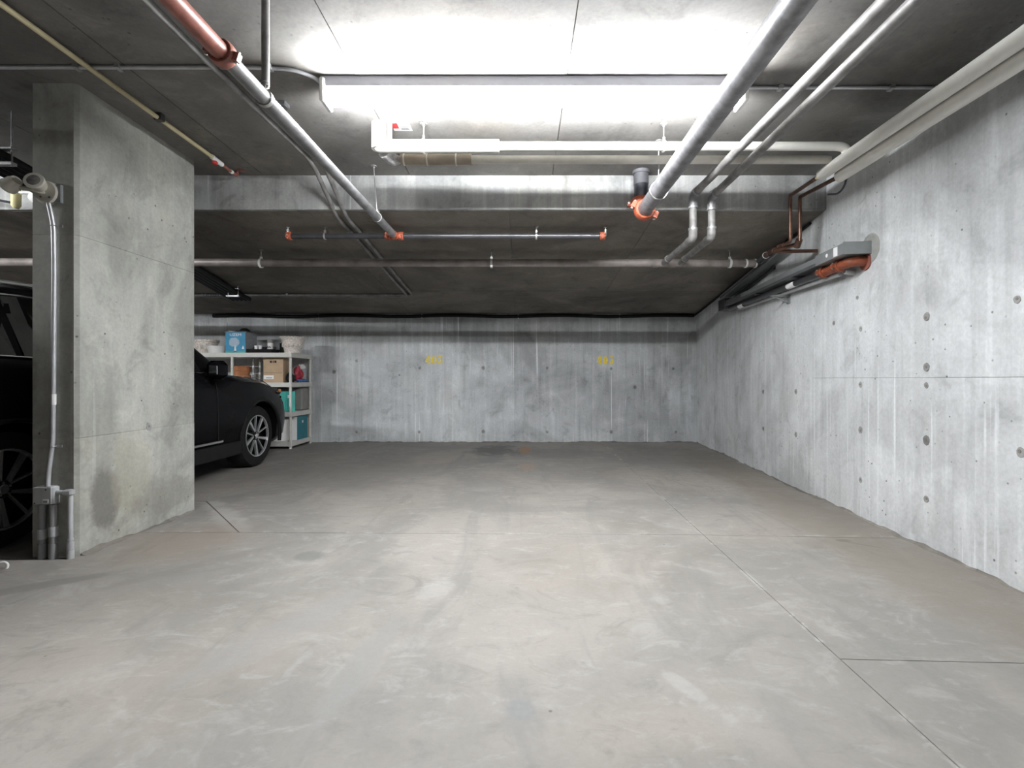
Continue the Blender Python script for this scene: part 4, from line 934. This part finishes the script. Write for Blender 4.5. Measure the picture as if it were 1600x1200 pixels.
me2.shade_smooth(); me2.set_sharp_from_angle(angle=math.radians(35))
# cabin
cb_ = [ (2.02,.66,1.06,.60,1.10,1.12),(2.15,.80,1.12,.62,1.35,1.40),(2.35,.85,1.13,.64,1.47,1.55),(2.7,.862,1.13,.655,1.545,1.635),(3.1,.862,1.12,.665,1.575,1.67),(3.7,.862,1.09,.665,1.59,1.685),(4.15,.862,1.07,.655,1.565,1.655),(4.45,.862,1.06,.655,1.475,1.57),(4.75,.855,1.05,.68,1.32,1.42),(5.0,.845,1.04,.71,1.18,1.27),(5.18,.82,1.03,.76,1.07,1.14),(5.26,.80,1.03,.75,1.035,1.09)]
rs = []
for Y, wb_, zb, wr_, zr, zc_ in cb_:
    half = [(0, zb-.02), (wb_, zb-.02), (wb_-.004, zb), (wr_+.012, zr-.02), (wr_-.03, zr+.02), (wr_*.6, zc_-.015), (0, zc_)]
    rs.append([(CX+x, Y, zz) for x, zz in half]+[(CX-x, Y, zz) for x, zz in half[-2:0:-1]])
MB().rings(rs).build('cabin', 'carpaint', car, 35)
def interp(tab, Y):
    for a, b in zip(tab, tab[1:]):
        if a[0] <= Y <= b[0]:
            k = (Y-a[0])/(b[0]-a[0]); return [p+(q-p)*k for p, q in zip(a, b)]
    return tab[0] if Y < tab[0][0] else tab[-1]
def side(Y, f, s, out=0.004):
    _, wb_, zb, wr_, zr, zc_ = interp(cb_, Y); x = wb_+(wr_+.012-wb_)*f; return Vector((CX+s*(x+out), Y, zb+(zr-.02-zb)*f))
for s in (-1, 1):
    for y0, y1, f1 in ((2.35, 2.93, .9), (2.98, 3.62, .93), (3.68, 4.62, .93)):
        n = 6; lo = [side(y0+(y1-y0)*i/n, .05, s) for i in range(n+1)]; hi = [side(y0+(y1-y0)*i/n, f1, s) for i in range(n+1)]
        m = MB()
        for i in range(n): m.hexa([lo[i], lo[i+1], hi[i+1], hi[i], lo[i]-Vector((s*.01,0,0)), lo[i+1]-Vector((s*.01,0,0)), hi[i+1]-Vector((s*.01,0,0)), hi[i]-Vector((s*.01,0,0))])
        m.build('side_window', 'carglass', car, 20)
    MB().tube([side(2.3+0.2*i, .03, s, .010) for i in range(13)], 0.007, 8).build('belt_trim', 'chrome', car, SM)
    MB().tube([side(2.3+0.2*i, .95, s, .008) for i in range(11)], 0.007, 8).build('window_trim', 'chrome', car, SM)
    q = [side(2.35+0.2*i, 1.0, s, -0.02)+Vector((0,0,.06)) for i in range(10)]
    q = [q[0]-Vector((0,0,.035))]+q+[q[-1]-Vector((0,-.06,.05))]
    MB().tube(q, 0.014, 10).build('roof_rail', 'alloy', car, SM)
    MB().bbox((CX+s*0.923, 3.95, 0.385), (0.006,0,0), (0,0.90,0), (0,0,0.013), 0.004).build('sill_trim', 'chrome', car)
    MB().bbox((CX+s*0.905, 4.2, 0.28), (0.02,0,0), (0,0.98,0), (0,0,0.07), 0.01).build('sill', 'carplastic', car)
    for y in (3.05, 3.95): MB().bbox((CX+s*0.93, y, 0.93), (0.012,0,0), (0,0.10,0), (0,0,0.014), 0.006).build('door_handle', 'carpaint', car, SM)
    for y in (2.99, 3.68, 4.78):
        MB().tube([(CX+s*0.921, y, .36), (CX+s*0.922, y, .6), (CX+s*0.912, y, .9), (CX+s*.868, y, 1.05)], 0.003, 6, 0.1).build('door_gap', 'black', car)
    for Y in AX:
        MB().torus((CX+s*0.905, Y, WR), (1,0,0), 0.415, 0.022, 28, 8, -0.25, PI+0.25, u=(0,1,0)).build('arch_trim', 'carplastic', car, SM)
    # door mirror
    mr = MB().bbox((CX+s*0.985, 4.66, 1.09), (0.09,0,0), (0,0.06,0), (0,0,0.09), 0.042).build('door_mirror', 'carpaint', car, SM)
    MB().bbox((CX+s*0.985, 4.598, 1.09), (0.04,0,0), (0,0.004,0), (0,0,0.042), 0.003).build('mirror_glass', 'chrome', mr)
    MB().obox((CX+s*0.89, 4.69, 1.055), (0.05,0,0), (0,0.03,0), (0,0,0.018)).build('mirror_arm', 'carplastic', mr)
    # headlight
    MB().rings([[(CX+s*(.70-.1*k), 6.27+.14*k, .80-.05*k), (CX+s*(.83-.1*k), 6.22+.15*k, .79-.05*k), (CX+s*(.80-.1*k), 6.24+.17*k, .70-.04*k), (CX+s*(.72-.1*k), 6.36+.1*k, .69-.04*k)] for k in (0, 1)]).build('headlight', 'lens', car)
    MB().tube([(CX+s*.845, 6.14, .865), (CX+s*.80, 6.24, .84), (CX+s*.75, 6.30, .82)], 0.018, 8).build('side_marker', 'amber', car, SM)
    MB().tube([(CX+s*.80, 5.45, 1.03), (CX+s*.765, 5.75, 1.015), (CX+s*.74, 5.98, .965), (CX+s*.73, 6.15, .905)], 0.005, 6).build('bonnet_edge', 'dgrey', car, SM)
# windscreen and bumper details
MB().hexa([(CX-.70,5.17,1.10),(CX+.70,5.17,1.10),(CX+.58,4.42,1.575),(CX-.58,4.42,1.575),(CX-.70,5.15,1.07),(CX+.70,5.15,1.07),(CX+.58,4.40,1.55),(CX-.58,4.40,1.55)]).build('windscreen', 'carglass', car)
MB().bbox((CX, 6.52, 0.62), (0.40,0,0), (0,0.05,0), (0,0,0.09), 0.02).build('grille', 'carplastic', car)
MB().bbox((CX, 6.48, 0.33), (0.60,0,0), (0,0.06,0), (0,0,0.08), 0.03).build('lower_bumper', 'carplastic', car)
# wheels
def wheel(Y, s):
    c = Vector((CX+s*0.745, Y, WR)); d = Vector((s,0,0))
    ty = MB().lathe(c, d, [(-.11, .235), (-.115, .27), (-.105, .335), (-.07, WR-.001), (.07, WR-.001), (.105, .335), (.115, .27), (.108, .236)], 40, False).build('tyre', 'tyre', car, 35)
    MB().lathe(c, d, [(-.10, .236), (.02, .225), (.03, .05), (.03, .01)], 36).build('wheel_well', 'black', ty, SM)
    MB().lathe(c, d, [(.088, .226), (.112, .228), (.114, .238), (.10, .242)], 40, False).build('rim_lip', 'alloy', ty, 50)
    MB().lathe(c, d, [(.04, .06), (.092, .055), (.10, .045), (.102, .02)], 20).build('hub', 'carplastic', ty, SM)
    MB().lathe(c, d, [(.10, .03), (.106, .026), (.107, .01)], 16).build('hub_cap', 'alloy', ty, SM)
    for k in range(5):
        a = -PI/2+0.06+k*2*PI/5
        for da, wi, wo, nm in ((0.0, .009, .018, 'spoke'), (0.62, .004, .006, 'spoke')):
            e = Vector((0, math.cos(a+da), math.sin(a+da))); f = Vector((0, -e.z, e.y)); sh = f*(-0.012 if da == 0 else .006)
            p0, p1 = c+d*.094+e*.045+sh, c+d*.104+e*.230
            MB().hexa([p0-f*wi-d*.02, p0+f*wi-d*.02, p1+f*wo-d*.02, p1-f*wo-d*.02, p0-f*wi, p0+f*wi, p1+f*wo, p1-f*wo]).build(nm, 'alloy', ty)
    for k in range(5):
        a = 0.4+k*2*PI/5; e = Vector((0, math.cos(a), math.sin(a))); MB().lathe(c+e*.037, d, [(.09, .007), (.104, .007)], 8).build('lug_nut', 'bolt', ty)
    return ty
for Y in AX:
    for s in (1, -1): wheel(Y, s)
